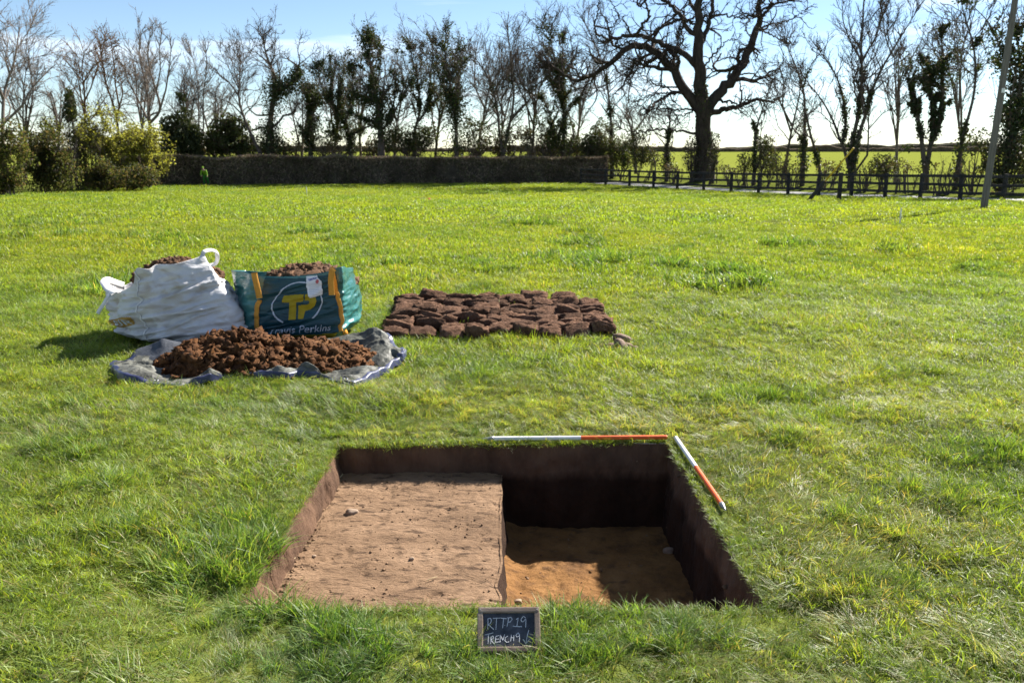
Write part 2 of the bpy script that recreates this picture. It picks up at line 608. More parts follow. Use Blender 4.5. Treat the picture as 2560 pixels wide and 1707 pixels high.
M['print_white'] = noisy_mat('pale_bag_print', [(0.40, 0.45, 0.52), (0.58, 0.62, 0.68)], scale=20, rough=0.6, bump=0.0)
M['print_orange'] = noisy_mat('ochre_bag_print', [(0.30, 0.17, 0.04), (0.46, 0.28, 0.08)], scale=14, rough=0.7, bump=0.0)
M['print_blue'] = noisy_mat('blue_ink', [(0.06, 0.08, 0.30), (0.12, 0.14, 0.42)], scale=20, rough=0.6, bump=0.0)
M['print_red'] = noisy_mat('red_ink', [(0.50, 0.08, 0.10), (0.62, 0.14, 0.16)], scale=20, rough=0.6, bump=0.0)
M['paper'] = noisy_mat('white_document_sleeve', [(0.68, 0.69, 0.74), (0.82, 0.82, 0.85)], scale=9, rough=0.4, bump=0.1, bump_dist=0.004, spec=0.4)
M['jacket'] = noisy_mat('high_visibility_yellow_cloth', [(0.14, 0.28, 0.015), (0.20, 0.36, 0.02)], scale=8, rough=0.7, bump=0.2)  # dimmed: the shade the figure stands in is put into the colour
M['trousers'] = noisy_mat('bright_green_cloth', [(0.03, 0.14, 0.02), (0.05, 0.2, 0.03)], scale=8, rough=0.8, bump=0.2)
M['skin'] = noisy_mat('skin', [(0.42, 0.25, 0.18), (0.52, 0.33, 0.25)], scale=9, rough=0.6, bump=0.0)
M['dark_cloth'] = noisy_mat('dark_cloth', [(0.015, 0.015, 0.025), (0.03, 0.03, 0.045)], scale=9, rough=0.9, bump=0.2)
M['yellow_plastic'] = noisy_mat('yellow_stay_guard', [(0.55, 0.36, 0.03), (0.68, 0.46, 0.05)], scale=9, rough=0.5, bump=0.0)
M['marker_orange'] = noisy_mat('orange_marker_paint', [(0.75, 0.10, 0.05), (0.85, 0.16, 0.08)], scale=9, rough=0.5, bump=0.0)
M['straw'] = noisy_mat('dry_straw', [(0.34, 0.25, 0.13), (0.5, 0.4, 0.24)], scale=9, rough=0.8, bump=0.0)
M['far_hedge'] = noisy_mat('far_hedge_twigs', [(0.045, 0.036, 0.028), (0.085, 0.068, 0.052), (0.11, 0.095, 0.065)], scale=1.6, rough=1.0, bump=0.6, bump_dist=0.3, spec=0.0)
M['far_wood'] = noisy_mat('far_wood_crowns', [(0.04, 0.038, 0.03), (0.065, 0.06, 0.045)], scale=0.1, rough=1.0, bump=0.6, bump_dist=1.0, spec=0.0)


def bag_mat(name, cols, dirt, trans, rough, spec, scale=3.0):
    m, N, L, out = new_mat(name)
    tc = N.new('ShaderNodeTexCoord')
    n1 = N.new('ShaderNodeTexNoise')
    n1.inputs['Scale'].default_value = scale
    n1.inputs['Detail'].default_value = 6
    L.new(tc.outputs['Object'], n1.inputs['Vector'])
    cr = N.new('ShaderNodeValToRGB')
    cr.color_ramp.elements[0].position, cr.color_ramp.elements[0].color = 0.35, (*cols[0], 1)
    cr.color_ramp.elements[1].position, cr.color_ramp.elements[1].color = 0.65, (*cols[1], 1)
    L.new(n1.outputs['Fac'], cr.inputs['Fac'])
    mp = N.new('ShaderNodeMapping')
    mp.inputs['Scale'].default_value = (2.0, 2.0, 5.0)
    L.new(tc.outputs['Object'], mp.inputs['Vector'])
    n2 = N.new('ShaderNodeTexNoise')
    n2.inputs['Scale'].default_value = 2.2
    n2.inputs['Detail'].default_value = 7
    n2.inputs['Distortion'].default_value = 1.2
    L.new(mp.outputs['Vector'], n2.inputs['Vector'])
    mr = N.new('ShaderNodeMapRange')
    mr.inputs['From Min'].default_value = 0.50
    mr.inputs['From Max'].default_value = 0.70
    mr.inputs['To Max'].default_value = 0.6
    L.new(n2.outputs['Fac'], mr.inputs['Value'])
    mx = N.new('ShaderNodeMix')
    mx.data_type = 'RGBA'
    mx.inputs['B'].default_value = (*dirt, 1)
    L.new(mr.outputs['Result'], mx.inputs['Factor'])
    L.new(cr.outputs['Color'], mx.inputs['A'])
    b = N.new('ShaderNodeBsdfPrincipled')
    b.inputs['Roughness'].default_value = rough
    b.inputs['Specular IOR Level'].default_value = spec
    L.new(mx.outputs['Result'], b.inputs['Base Color'])
    n3 = N.new('ShaderNodeTexNoise')
    n3.inputs['Scale'].default_value = 9.0
    n3.inputs['Detail'].default_value = 4
    L.new(mp.outputs['Vector'], n3.inputs['Vector'])
    bp = N.new('ShaderNodeBump')
    bp.inputs['Strength'].default_value = 0.35
    bp.inputs['Distance'].default_value = 0.02
    L.new(n3.outputs['Fac'], bp.inputs['Height'])
    L.new(bp.outputs['Normal'], b.inputs['Normal'])
    t = N.new('ShaderNodeBsdfTranslucent')
    L.new(mx.outputs['Result'], t.inputs['Color'])
    ms = N.new('ShaderNodeMixShader')
    ms.inputs['Fac'].default_value = trans
    L.new(b.outputs['BSDF'], ms.inputs[1])
    L.new(t.outputs['BSDF'], ms.inputs[2])
    L.new(ms.outputs['Shader'], out.inputs['Surface'])
    return m


M['white_weave'] = bag_mat('white_woven_plastic', [(0.54, 0.53, 0.54), (0.68, 0.67, 0.68)], (0.36, 0.27, 0.17), 0.12, 0.55, 0.3)
M['green_weave'] = bag_mat('green_woven_plastic', [(0.012, 0.10, 0.10), (0.035, 0.18, 0.17)], (0.07, 0.16, 0.15), 0.07, 0.28, 0.8)
M['blue_panel'] = bag_mat('dark_blue_printed_weave', [(0.007, 0.045, 0.062), (0.013, 0.066, 0.082)], (0.02, 0.065, 0.075), 0.05, 0.4, 0.4)


def tarp_mat():
    """Silver-grey on one face, blue on the other."""
    m, N, L, out = new_mat('two_sided_tarpaulin')
    tc = N.new('ShaderNodeTexCoord')
    n1 = N.new('ShaderNodeTexNoise')
    n1.inputs['Scale'].default_value = 6
    n1.inputs['Detail'].default_value = 8
    L.new(tc.outputs['Object'], n1.inputs['Vector'])
    cr = N.new('ShaderNodeValToRGB')
    cr.color_ramp.elements[0].position, cr.color_ramp.elements[0].color = 0.35, (0.04, 0.04, 0.033, 1)
    cr.color_ramp.elements[1].position, cr.color_ramp.elements[1].color = 0.62, (0.12, 0.12, 0.10, 1)
    L.new(n1.outputs['Fac'], cr.inputs['Fac'])
    g = N.new('ShaderNodeNewGeometry')
    mx = N.new('ShaderNodeMix')
    mx.data_type = 'RGBA'
    mx.inputs['B'].default_value = (0.018, 0.035, 0.16, 1)
    L.new(g.outputs['Backfacing'], mx.inputs['Factor'])
    L.new(cr.outputs['Color'], mx.inputs['A'])
    b = N.new('ShaderNodeBsdfPrincipled')
    b.inputs['Roughness'].default_value = 0.6
    b.inputs['Specular IOR Level'].default_value = 0.35
    L.new(mx.outputs['Result'], b.inputs['Base Color'])
    vo = N.new('ShaderNodeTexVoronoi')
    vo.inputs['Scale'].default_value = 9
    vo.feature = 'DISTANCE_TO_EDGE'
    n2 = N.new('ShaderNodeTexNoise')
    n2.inputs['Scale'].default_value = 14
    n2.inputs['Detail'].default_value = 4
    L.new(tc.outputs['Object'], n2.inputs['Vector'])
    L.new(tc.outputs['Object'], vo.inputs['Vector'])
    ad = N.new('ShaderNodeMath')
    ad.operation = 'ADD'
    L.new(n2.outputs['Fac'], ad.inputs[0])
    L.new(vo.outputs['Distance'], ad.inputs[1])
    bp = N.new('ShaderNodeBump')
    bp.inputs['Strength'].default_value = 0.7
    bp.inputs['Distance'].default_value = 0.03
    L.new(ad.outputs[0], bp.inputs['Height'])
    L.new(bp.outputs['Normal'], b.inputs['Normal'])
    L.new(b.outputs['BSDF'], out.inputs['Surface'])
    return m


M['tarp'] = tarp_mat()
M['tarp_hem'] = noisy_mat('blue_violet_tarpaulin_hem', [(0.012, 0.016, 0.05), (0.035, 0.04, 0.10), (0.17, 0.17, 0.22)], pos=(0.35, 0.55, 0.75), scale=9, rough=0.4, bump=0.3, spec=0.5)
M['sheet_dark'] = noisy_mat('dark_grey_sheet', [(0.035, 0.04, 0.05), (0.06, 0.066, 0.08)], scale=5, rough=0.6, bump=0.4, bump_dist=0.02)

# ------------------------------------------------------------------ the field with the trench opening
TX0, TX1, TY0, TY1 = -1.01, 0.918, 2.735, 4.48      # trench mouth
TDX = -0.06                                         # edge of the step between the two halves
Z_UP, Z_LOW = -0.165, -0.505


def warp(x, y):
    """Uneven spade-cut edges of the trench mouth (fades out away from it)."""
    x, y = np.asarray(x, float), np.asarray(y, float)
    d = np.maximum(np.maximum(TX0 - x, x - TX1), np.maximum(TY0 - y, y - TY1))
    w = np.clip(1 - np.maximum(d, 0) / 0.35, 0, 1)
    p = np.stack([x, y, np.zeros_like(x)], -1)
    dx = 0.014 * fbm(p, 4.5, 3, 3) + 0.035 * np.clip(x / 0.9, -1, 1) * (1 - sstep(y, 2.7, 4.0))
    dy = 0.014 * fbm(p, 4.5, 3, 9) + 0.03 * (x - TX0) / 1.9 * sstep(y, 3.6, 4.4)
    return x + dx * w, y + dy * w


def axis(a0, a1, t0, t1, fine, grow, lo, hi):
    """Grid lines: fine around the trench, widening towards lo and hi, with lines exactly on t0 and t1."""
    core = np.concatenate([np.linspace(a0, t0, max(2, int((t0 - a0) / fine)), endpoint=False),
                           np.linspace(t0, t1, int((t1 - t0) / 0.03), endpoint=False),
                           np.linspace(t1, a1, max(2, int((a1 - t1) / fine)))])
    up, st = [], fine
    v = a1
    while v < hi:
        st *= grow
        v += st
        up.append(v)
    dn, st, v = [], fine, a0
    while v > lo:
        st *= grow
        v -= st
        dn.append(v)
    return np.concatenate([dn[::-1], core, up])


gx = axis(-3.2, 3.2, TX0, TX1, 0.05, 1.07, -1600, 1600)
gy = axis(1.6, 6.0, TY0, TY1, 0.05, 1.04, -6, 1700)
ix0, ix1 = np.argmin(abs(gx - TX0)), np.argmin(abs(gx - TX1))
iy0, iy1 = np.argmin(abs(gy - TY0)), np.argmin(abs(gy - TY1))
GX, GY = np.meshgrid(gx, gy)
WX, WY = warp(GX, GY)


def micro(x, y):
    p = np.stack([x, y, np.zeros_like(x)], -1)
    fade = 1 - sstep(np.abs(y), 30, 60)
    return (0.03 * fbm(p, 2.4, 3, 21) + 0.02 * fbm(p, 0.45, 2, 5)) * fade


def ground_z(x, y):
    x, y = np.asarray(x, float), np.asarray(y, float)
    d = np.maximum(np.maximum(TX0 - x, x - TX1), np.maximum(TY0 - y, y - TY1))
    return terrain(x, y) + micro(x, y) * np.clip(d / 0.5, 0, 1)


GZ = ground_z(WX, WY)
V = np.stack([WX, WY, GZ], -1).reshape(-1, 3)
F = grid_faces(len(gy), len(gx))
fi, fj = np.divmod(np.arange(len(F)), len(gx) - 1)
keep = ~((fi >= iy0) & (fi < iy1) & (fj >= ix0) & (fj < ix1))
obj('field', V, F[keep], M['field'], smooth=True, label='wide green pasture with a square trench cut into it', cat='field', kind='structure')

# trench
trench = empty('trench', ((TX0 + TX1) / 2, TY0, 0), 'square excavation trench, half shallow and half dug deeper, cut in the pasture', 'trench', kind='structure')


def floor_sheet(x0, x1, y0, y1, z, amp, seed, n=0.014, tilt=0.0):
    xs, ys = np.arange(x0, x1 + n, n), np.arange(y0, y1 + n, n)
    X, Y = np.meshgrid(xs, ys)
    p = np.stack([X, Y, np.zeros_like(X)], -1)
    Z = z + amp * fbm(p, 4.0, 3, seed) + amp * 0.55 * fbm(p, 17, 3, seed + 3) + tilt * (X - x0)
    pit = fbm(p, 9, 2, seed + 40)
    Z = Z - 0.008 * sstep(pit, 0.7, 0.95) + 0.0035 * fbm(p * np.array([1.0, 2.2, 1.0]), 42, 2, seed + 60)
    return np.stack([X, Y, Z], -1), grid_faces(len(ys), len(xs))


Vu, Fu = floor_sheet(TX0 - 0.03, TDX, TY0 - 0.03, TY1 + 0.07, Z_UP, 0.0045, 31, 0.011)
edge = sstep(Vu[..., 0], TDX - 0.05, TDX)                     # worn, crumbly step edge
Vu[..., 0] += edge * 0.009 * fbm(Vu * np.array([0, 1, 0]), 9, 3, 77)
Vu[..., 2] -= edge * 0.006
obj('upper_floor', Vu, Fu, M['soil_upper'], trench, smooth=True, label='sunlit pale brown trowelled floor of the shallow half')
Vl, Fl = floor_sheet(TDX - 0.05, TX1 + 0.05, TY0 - 0.03, TY1 + 0.07, Z_LOW, 0.009, 57, 0.011)
Vl[..., 2] += 0.05 * (1 - sstep(Vl[..., 0], TDX - 0.02, TDX + 0.12))
obj('lower_floor', Vl, Fl, M['soil_lower'], trench, smooth=True, label='orange brown subsoil floor of the deep half')


def wall(name, P0, P1, ztop, zbot, inset, amp, seed, label, step=0.014):
    """Vertical cut face from P0 to P1 (xy), leaning in by inset at the bottom."""
    P0, P1 = np.array(P0, float), np.array(P1, float)
    Lw = np.linalg.norm(P1 - P0)
    n = int(Lw / step) + 2
    m = int((ztop - zbot) / step) + 3
    t = np.linspace(0, 1, n)
    s = np.linspace(0, 1, m)
    xy = P0 + (P1 - P0) * t[:, None]
    wx, wy = warp(xy[:, 0], xy[:, 1])
    nrm = np.array([-(P1 - P0)[1], (P1 - P0)[0]]) / Lw            # into the trench
    V = np.zeros((m, n, 3))
    V[..., 0], V[..., 1] = wx[None], wy[None]
    V[..., 2] = ztop + (zbot - ztop) * s[:, None]
    q = V * np.array([1.0, 1.0, 0.35])
    d = (amp * fbm(V, 7, 4, seed) + 0.9 * amp * np.abs(fbm(q, 9, 2, seed + 7)) + 0.3 * amp * fbm(V, 38, 2, seed + 9)) * np.clip(s * 6, 0, 1)[:, None] + inset * s[:, None] + 0.008 * np.clip(s * 12, 0, 1)[:, None]
    V[..., 0] += nrm[0] * d
    V[..., 1] += nrm[1] * d
    return obj(name, V, grid_faces(m, n), M['soil_wall'], trench, smooth=True, label=label)


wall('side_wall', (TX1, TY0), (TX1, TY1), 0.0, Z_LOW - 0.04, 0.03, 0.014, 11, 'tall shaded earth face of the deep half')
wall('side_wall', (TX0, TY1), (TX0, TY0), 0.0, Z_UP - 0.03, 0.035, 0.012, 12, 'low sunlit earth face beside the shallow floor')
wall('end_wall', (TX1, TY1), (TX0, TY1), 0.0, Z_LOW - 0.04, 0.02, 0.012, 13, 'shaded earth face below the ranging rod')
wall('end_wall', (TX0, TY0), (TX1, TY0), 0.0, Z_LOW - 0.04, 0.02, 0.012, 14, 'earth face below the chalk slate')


def step_face():
    ys = np.arange(TY0 - 0.03, TY1 + 0.07, 0.014)
    zs = np.linspace(Z_UP - 0.003, Z_LOW - 0.03, 28)
    V = np.zeros((len(zs), len(ys), 3))
    V[..., 1] = ys[None]
    V[..., 2] = zs[:, None]
    s = np.linspace(0, 1, len(zs))[:, None]
    e = 0.009 * fbm(np.stack([0 * ys, ys, 0 * ys], -1), 9, 3, 77)
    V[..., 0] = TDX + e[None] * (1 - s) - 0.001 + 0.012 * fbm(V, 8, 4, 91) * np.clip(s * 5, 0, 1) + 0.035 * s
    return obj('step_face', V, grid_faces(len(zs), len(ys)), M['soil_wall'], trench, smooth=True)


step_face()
r = np.random.default_rng(5)
n = 1100
C = np.stack([r.uniform(TX0 + 0.04, TDX - 0.02, n), r.uniform(TY0 + 0.02, TY1 - 0.02, n), np.full(n, Z_UP + 0.002)], -1)
S = 0.0018 + 0.0055 * r.random(n) ** 5
C2 = np.stack([r.uniform(TDX + 0.05, TX1 - 0.03, 300), r.uniform(TY0 + 0.02, TY1 - 0.02, 300), np.full(300, Z_LOW + 0.002)], -1)
S2 = 0.0025 + 0.007 * r.random(300) ** 5
C3 = np.stack([TX0 + 0.03 + np.abs(r.normal(0, 0.02, 160)), r.uniform(TY0 + 0.02, TY1 - 0.02, 160), np.full(160, Z_UP + 0.003)], -1)
S3 = 0.003 + 0.009 * r.random(160) ** 3
Vc, Fc = clods(np.concatenate([C, C2, C3]), np.concatenate([S, S2, S3]), r, ICO1, 0.7, 2.0, 0.6)
obj('crumbs', Vc, Fc, M['soil_upper'], trench, smooth=True, kind='stuff')


# stones and rootlets showing in the cut faces
C = []
for k in range(16):
    side = r.integers(0, 3)
    zz = r.uniform(Z_LOW + 0.05, -0.04)
    if side == 0:
        C.append((TX1 - 0.012 - 0.03 * zz / Z_LOW + 0.03 * (1 - (zz > -9)), r.uniform(TY0 + 0.1, TY1 - 0.05), zz))
    elif side == 1:
        C.append((r.uniform(TX0 + 0.05, TX1 - 0.05), TY1 + 0.012, zz if r.random() < 0.7 else -0.1))
    else:
        C.append((TX0 + 0.018, r.uniform(TY0 + 0.1, TY1 - 0.05), r.uniform(-0.14, -0.03)))
C = np.array(C)
Vc, Fc = clods(C, 0.005 + 0.008 * r.random(len(C)) ** 3, r, ICO2, 0.4, 1.3, 0.7)
obj('section_stones', Vc, Fc, M['soil_upper'], trench, smooth=True, kind='stuff')
parts = []
for k in range(40):
    t_ = r.random()
    side = r.integers(0, 3)
    if side == 0:
        p0, inw = np.array([TX1 + 0.0, TY0 + 0.08 + t_ * 1.6, 0.0]), np.array([-1.0, 0, 0])
    elif side == 1:
        p0, inw = np.array([TX0 + 0.05 + t_ * 1.8, TY1 + 0.02 * t_, 0.0]), np.array([0, -1.0, 0])
    else:
        p0, inw = np.array([TX0 - 0.0, TY0 + 0.08 + t_ * 1.6, 0.0]), np.array([1.0, 0, 0])
    wx_, wy_ = warp(p0[0], p0[1])
    p0 = np.array([float(wx_), float(wy_), -r.uniform(0.0, 0.05)])
    ln = r.uniform(0.02, 0.09)
    q_ = [p0, p0 + inw * ln * r.uniform(0.2, 0.5) + [r.normal(0, 0.01), r.normal(0, 0.01), -ln * 0.4], p0 + inw * ln * r.uniform(0.2, 0.6) + [r.normal(0, 0.015), r.normal(0, 0.015), -ln]]
    parts.append(tube(smooth_line(q_, 6), r.uniform(0.0006, 0.0014), 4))
Vj, Fj = join(parts)
obj('rootlets', Vj, Fj, M['bark_red'], trench, kind='stuff')


def rock(name, loc, size, mat, label, cat, group=None, seed=0, rough=0.22, rot=0.0, tilt=0.0):
    V0, F0 = ICO3
    V = V0 * (1 + rough * fbm(V0 + seed * 3.7, 1.3, 3, seed))[:, None]
    V = np.sign(V) * np.abs(V) ** 0.85 * np.array(size)
    R = np.array(Matrix.Rotation(rot, 3, 'Z') @ Matrix.Rotation(tilt, 3, 'Y'))
    o = link(name, make_mesh(name, V @ R.T, F0, True), mat, None, label, cat, group)
    o.location = [float(c) for c in loc]
    return o


p = gpt(879, 1283, Z_UP)
rock('stone', (p[0], p[1], Z_UP + 0.004), (0.033, 0.024, 0.019), M['stone'], 'pale angular stone lying on the shallow trench floor', 'stone', seed=4, rough=0.3, rot=0.3)
for (u, v, zf, s, lb) in ((1030, 1398, Z_UP, 0.011, 'tiny round pebble on the shallow trench floor'), (1295, 1507, Z_LOW, 0.02, 'small pale pebble on the sunlit orange subsoil'),
                          (785, 1391, Z_UP, 0.009, 'tiny pebble beside the low sunlit trench face'), (1670, 1380, Z_LOW, 0.028, 'grey stone in shadow at the foot of the deep trench face')):
    p = gpt(u, v, zf)
    rock('pebble', (p[0], p[1], zf + s * 0.3), (s, s * 0.8, s * 0.7), M['stone'], lb, 'stone', seed=int(u), rough=0.3)
# loose straws and rootlets, each its own
for k, (pts, w, lb) in enumerate(((((857, 1185), (846, 1200), (834, 1213)), 0.003, 'bent dry straw lying in the shaded corner of the trench floor'),
                                  (((1093, 1441), (1080, 1447), (1068, 1450)), 0.002, 'short dry straw on the open trench floor'),
                                  (((712, 1479), (719, 1491), (725, 1505)), 0.0025, 'dry straw beside the near grass lip of the trench'),
                                  (((738, 1393), (733, 1402), (728, 1412)), 0.002, 'thin rootlet hanging by the low sunlit trench face'))):
    P = np.array([gpt(u, v, Z_UP + 0.008) for u, v in pts])
    P[1, 2] += 0.006
    Vt, Ft = tube(smooth_line(P, 7), w, 5)
    obj('straw', Vt, Ft, M['straw'], label=lb, cat='straw')

# ------------------------------------------------------------------ ranging rods
def ranging_rod(A, B, order, label, rad=0.0125, z=0.027):
    """A = pointed end, B = blunt end; order = paint of the half next to the point."""
    A, B = np.array([A[0], A[1], z]), np.array([B[0], B[1], z + 0.004])
    root = empty('ranging_rod', A, label, 'ranging rod', 'ranging rods laid along the trench edges')
    d = norm(B - A)
    Lr = np.linalg.norm(B - A)
    tip, mid = 0.075, 0.075 + (Lr - 0.075) * 0.5
    at = lambda s: A + d * s
    Vt, Ft = tube([at(0), at(0.02), at(0.055), at(0.058), at(tip)], [0.001, 0.005, rad * 0.93, rad * 1.04, rad * 1.04], 12)
    obj('steel_point', Vt, Ft, M['steel'], root, smooth=True)
    mats = [M['rod_white'], M['rod_red']] if order == 'white' else [M['rod_red'], M['rod_white']]
    nm = ['white_section', 'red_section'] if order == 'white' else ['red_section', 'white_section']
    Vt, Ft = tube([at(tip), at(mid)], rad, 14)
    obj(nm[0], Vt, Ft, mats[0], root, smooth=False)
    Vt, Ft = tube([at(mid), at(Lr - 0.006), at(Lr)], [rad, rad, rad * 0.75], 14)
    obj(nm[1], Vt, Ft, mats[1], root, smooth=False)
    return root


ranging_rod(gpt(1203, 1096, 0.027)[:2], gpt(1668, 1094, 0.027)[:2], 'white', 'red and white ranging rod lying along the shaded end wall of the trench')
ranging_rod(gpt(1815, 1276, 0.027)[:2], gpt(1689, 1095, 0.027)[:2], 'red', 'red and white ranging rod lying beside the deep half of the trench')

# ------------------------------------------------------------------ chalk slate
SW, SH = 0.213, 0.150
slate_root = empty('chalk_slate', (-0.010, 2.452, 0.016), 'wood-framed chalk slate propped in the grass at the trench edge, white handwriting', 'slate')
slate_root.rotation_euler = (math.radians(43), 0, math.radians(1.0))      # leaning back


def slate_part(name, V, F, mat, parent=slate_root, smooth=False):
    me = make_mesh(name, V, F, smooth)
    return link(name, me, mat, parent)


# local frame: x across, y up the slate, z towards the viewer
fw = 0.0195
Vb, Fb = bevel_box(SW - 2 * fw + 0.006, SH - 2 * fw + 0.006, 0.006, 0.001)
slate_face = slate_part('slate_panel', Vb + [0, SH / 2, 0.0], Fb, M['slate'])
for (cx, cy, sx, sy) in ((0, fw / 2, SW, fw), (0, SH - fw / 2, SW - 0.004, fw)):
    Vb, Fb = bevel_box(sx, sy, 0.019, 0.0045)
    slate_part('frame_rail', Vb + [cx, cy, 0.003], Fb, M['frame_wood'])
for cx in (-(SW - fw) / 2, (SW - fw) / 2):
    Vb, Fb = bevel_box(fw, SH - 2 * fw + 0.002, 0.017, 0.003)
    slate_part('frame_stile', Vb + [cx, SH / 2, 0.003], Fb, M['frame_wood'])
for cx in (-SW / 2 + 0.010, SW / 2 - 0.010):
    for cy in (0.010, SH - 0.010):
        Vb, Fb = ICO1
        slate_part('corner_pin', Vb * [0.0022, 0.0022, 0.0012] + [cx, cy, 0.0125], Fb, M['steel'], smooth=True)
strokes = [[(580, 550), (575, 790)], [(570, 545), (640, 530), (665, 580), (640, 650), (585, 680)], [(590, 680), (650, 730), (725, 795)],
           [(700, 535), (880, 530)], [(790, 540), (775, 800)], [(890, 530), (1040, 545)], [(965, 550), (940, 765)], [(985, 698), (995, 702)],
           [(1090, 530), (1045, 735)], [(1060, 530), (1150, 515), (1180, 560), (1130, 620), (1080, 630)],
           [(1275, 575), (1325, 525), (1290, 725)], [(1195, 725), (1415, 735)],
           [(1510, 530), (1455, 490), (1395, 560), (1405, 620), (1460, 615), (1505, 545), (1515, 600), (1505, 750)],
           [(500, 915), (715, 870)], [(590, 905), (580, 1115)], [(655, 960), (640, 1115)], [(650, 965), (700, 940), (710, 990), (650, 1040), (745, 1130)],
           [(770, 960), (755, 1090), (895, 1070)], [(770, 950), (860, 930)], [(765, 1020), (850, 1010)], [(875, 1060), (880, 910), (945, 1050), (985, 910)],
           [(1065, 945), (1000, 990), (990, 1050), (1040, 1090), (1100, 1080)], [(1155, 915), (1130, 1065)], [(1215, 920), (1200, 1055)], [(1150, 985), (1210, 985)],
           [(1350, 920), (1320, 870), (1265, 920), (1275, 970), (1330, 960), (1355, 910), (1340, 1080)], [(1580, 810), (1540, 950), (1500, 1125)],
           [(1440, 1025), (1500, 1125), (1595, 1025)]]
parts = []
sx_, sy_ = (SW - 2 * fw) / 1260.0, (SH - 2 * fw) / 770.0
for st in strokes:
    q = np.array(st, float)
    P = np.stack([(q[:, 0] - 1090) * sx_, SH / 2 - (q[:, 1] - 805) * sy_, np.full(len(q), 0.0033)], -1)
    P = resample(P, max(6, 4 * len(P)))
    P[:, :2] += rng.normal(0, 0.00018, (len(P), 2))
    rr = 0.0012 * rng.uniform(0.75, 1.15, len(P))
    Vt, Ft = tube(P, rr, 6)
    Vt[:, 2] = 0.0033 + (Vt[:, 2] - 0.0033) * 0.35
    parts.append((Vt, Ft))
Vj, Fj = join(parts)
slate_part('chalk_writing', Vj, Fj, M['chalk'], slate_face)

# ------------------------------------------------------------------ bulk bags
def side_line(pts, n):
    return resample(pts, n + 1)[:-1]


def wrap_smooth(P, k):
    for _ in range(k):
        P = 0.25 * np.roll(P, 1, 0) + 0.5 * P + 0.25 * np.roll(P, -1, 0)
    return P


def bag_surface(bottom, rim, n_side, m, bulge, wr_amp, seed, centre):
    """bottom, rim: four lists of 3D points (front, right, back, left), anticlockwise from the front-left corner."""
    B = wrap_smooth(np.concatenate([side_line(s, n_side) for s in bottom]), 14)
    T = wrap_smooth(np.concatenate([side_line(s, n_side) for s in rim]), 3)
    v = np.linspace(0, 1, m)[:, None, None]
    tuck = (1 - np.clip(v / 0.16, 0, 1)) ** 2
    P = B[None] * (1 - v) + T[None] * v
    c = np.array(centre)
    out = P - c
    out[..., 2] = 0
    out = norm(out)
    P = P + out * (bulge * np.sin(np.pi * np.clip(v, 0, 1) ** 0.75) - 0.13 * tuck)
    q = P.copy()
    slope = (P[..., 0:1] - c[0]) * 0.22
    q2 = np.concatenate([P[..., 0:1] * 1.6, P[..., 1:2] * 1.6, (P[..., 2:3] - slope) * 11], -1)
    ridge = 1 - np.abs(fbm(q2, 1.0, 3, seed))
    q3 = np.concatenate([P[..., 0:1] * 5, P[..., 1:2] * 5, P[..., 2:3] * 4], -1)
    amp = wr_amp * (0.35 + 1.0 * np.clip(1.1 - v[..., 0], 0, 1))
    amp = amp * np.clip((1 - v[..., 0]) * 8, 0.15, 1)
    P = P + out * ((ridge - 0.7) * amp * 1.2 + 0.5 * wr_amp * fbm(q3, 1.0, 3, seed + 5) * np.clip((1 - v[..., 0]) * 5, 0.2, 1))[..., None]
    P[0, :, 2] = B[:, 2]
    return P


def bag_object(name, root, P, mat, flap=0.0):
    m, n = P.shape[:2]
    F = grid_faces(m, n, True)
    V = P.reshape(-1, 3)
    o = obj(name, V, F, mat, root, smooth=True)
    o.modifiers.new('cloth_thickness', 'SOLIDIFY').thickness = 0.004
    return o


class Face:
    """Bilinear look-up on one side of a bag surface, for things printed on or sewn to it."""
    def __init__(self, P, j0, n):
        self.P, self.j0, self.n = P, j0, n
        N = np.cross(np.roll(P, -1, 1) - np.roll(P, 1, 1), np.gradient(P, axis=0))
        self.N = norm(N)

    def __call__(self, u, v, off):
        m, nn = self.P.shape[:2]
        j = self.j0 + np.asarray(u) * self.n
        i = np.clip(np.asarray(v), 0, 1) * (m - 1.001)
        i0, j0 = np.floor(i).astype(int), np.floor(j).astype(int)
        fi, fj = (i - i0)[..., None], (j - j0)[..., None]
        out = 0
        for A, w in ((self.P, 1.0), (self.N, off)):
            g = (A[i0, j0 % nn] * (1 - fi) * (1 - fj) + A[i0, (j0 + 1) % nn] * (1 - fi) * fj +
                 A[i0 + 1, j0 % nn] * fi * (1 - fj) + A[i0 + 1, (j0 + 1) % nn] * fi * fj)
            out = out + g * w
        return out


def in_poly(X, Y, poly):
    ins = np.zeros(X.shape, bool)
    n = len(poly)
    for i in range(n):
        x1, y1 = poly[i]
        x2, y2 = poly[(i + 1) % n]
        c = ((y1 > Y) != (y2 > Y)) & (X < (x2 - x1) * (Y - y1) / (y2 - y1 + 1e-12) + x1)
        ins ^= c
    return ins


def decal(name, inside, bounds, cell, to_uv, face, off, mat, parent):
    """Raster a flat shape into small cells and lay them on the cloth."""
    x0, y0, x1, y1 = bounds
    nx, ny = int((x1 - x0) / cell) + 1, int((y1 - y0) / cell) + 1
    X, Y = np.meshgrid(x0 + np.arange(nx + 1) * cell, y0 + np.arange(ny + 1) * cell)
    m = inside(X[:-1, :-1] + cell / 2, Y[:-1, :-1] + cell / 2)
    u, v = to_uv(X, Y)
    P = face(u, v, off).reshape(-1, 3)
    F = grid_faces(ny + 1, nx + 1)[m.ravel()]
    used, inv = np.unique(F, return_inverse=True)
    return obj(name, P[used], inv.reshape(-1, 4)[:, ::-1], mat, parent, smooth=True)


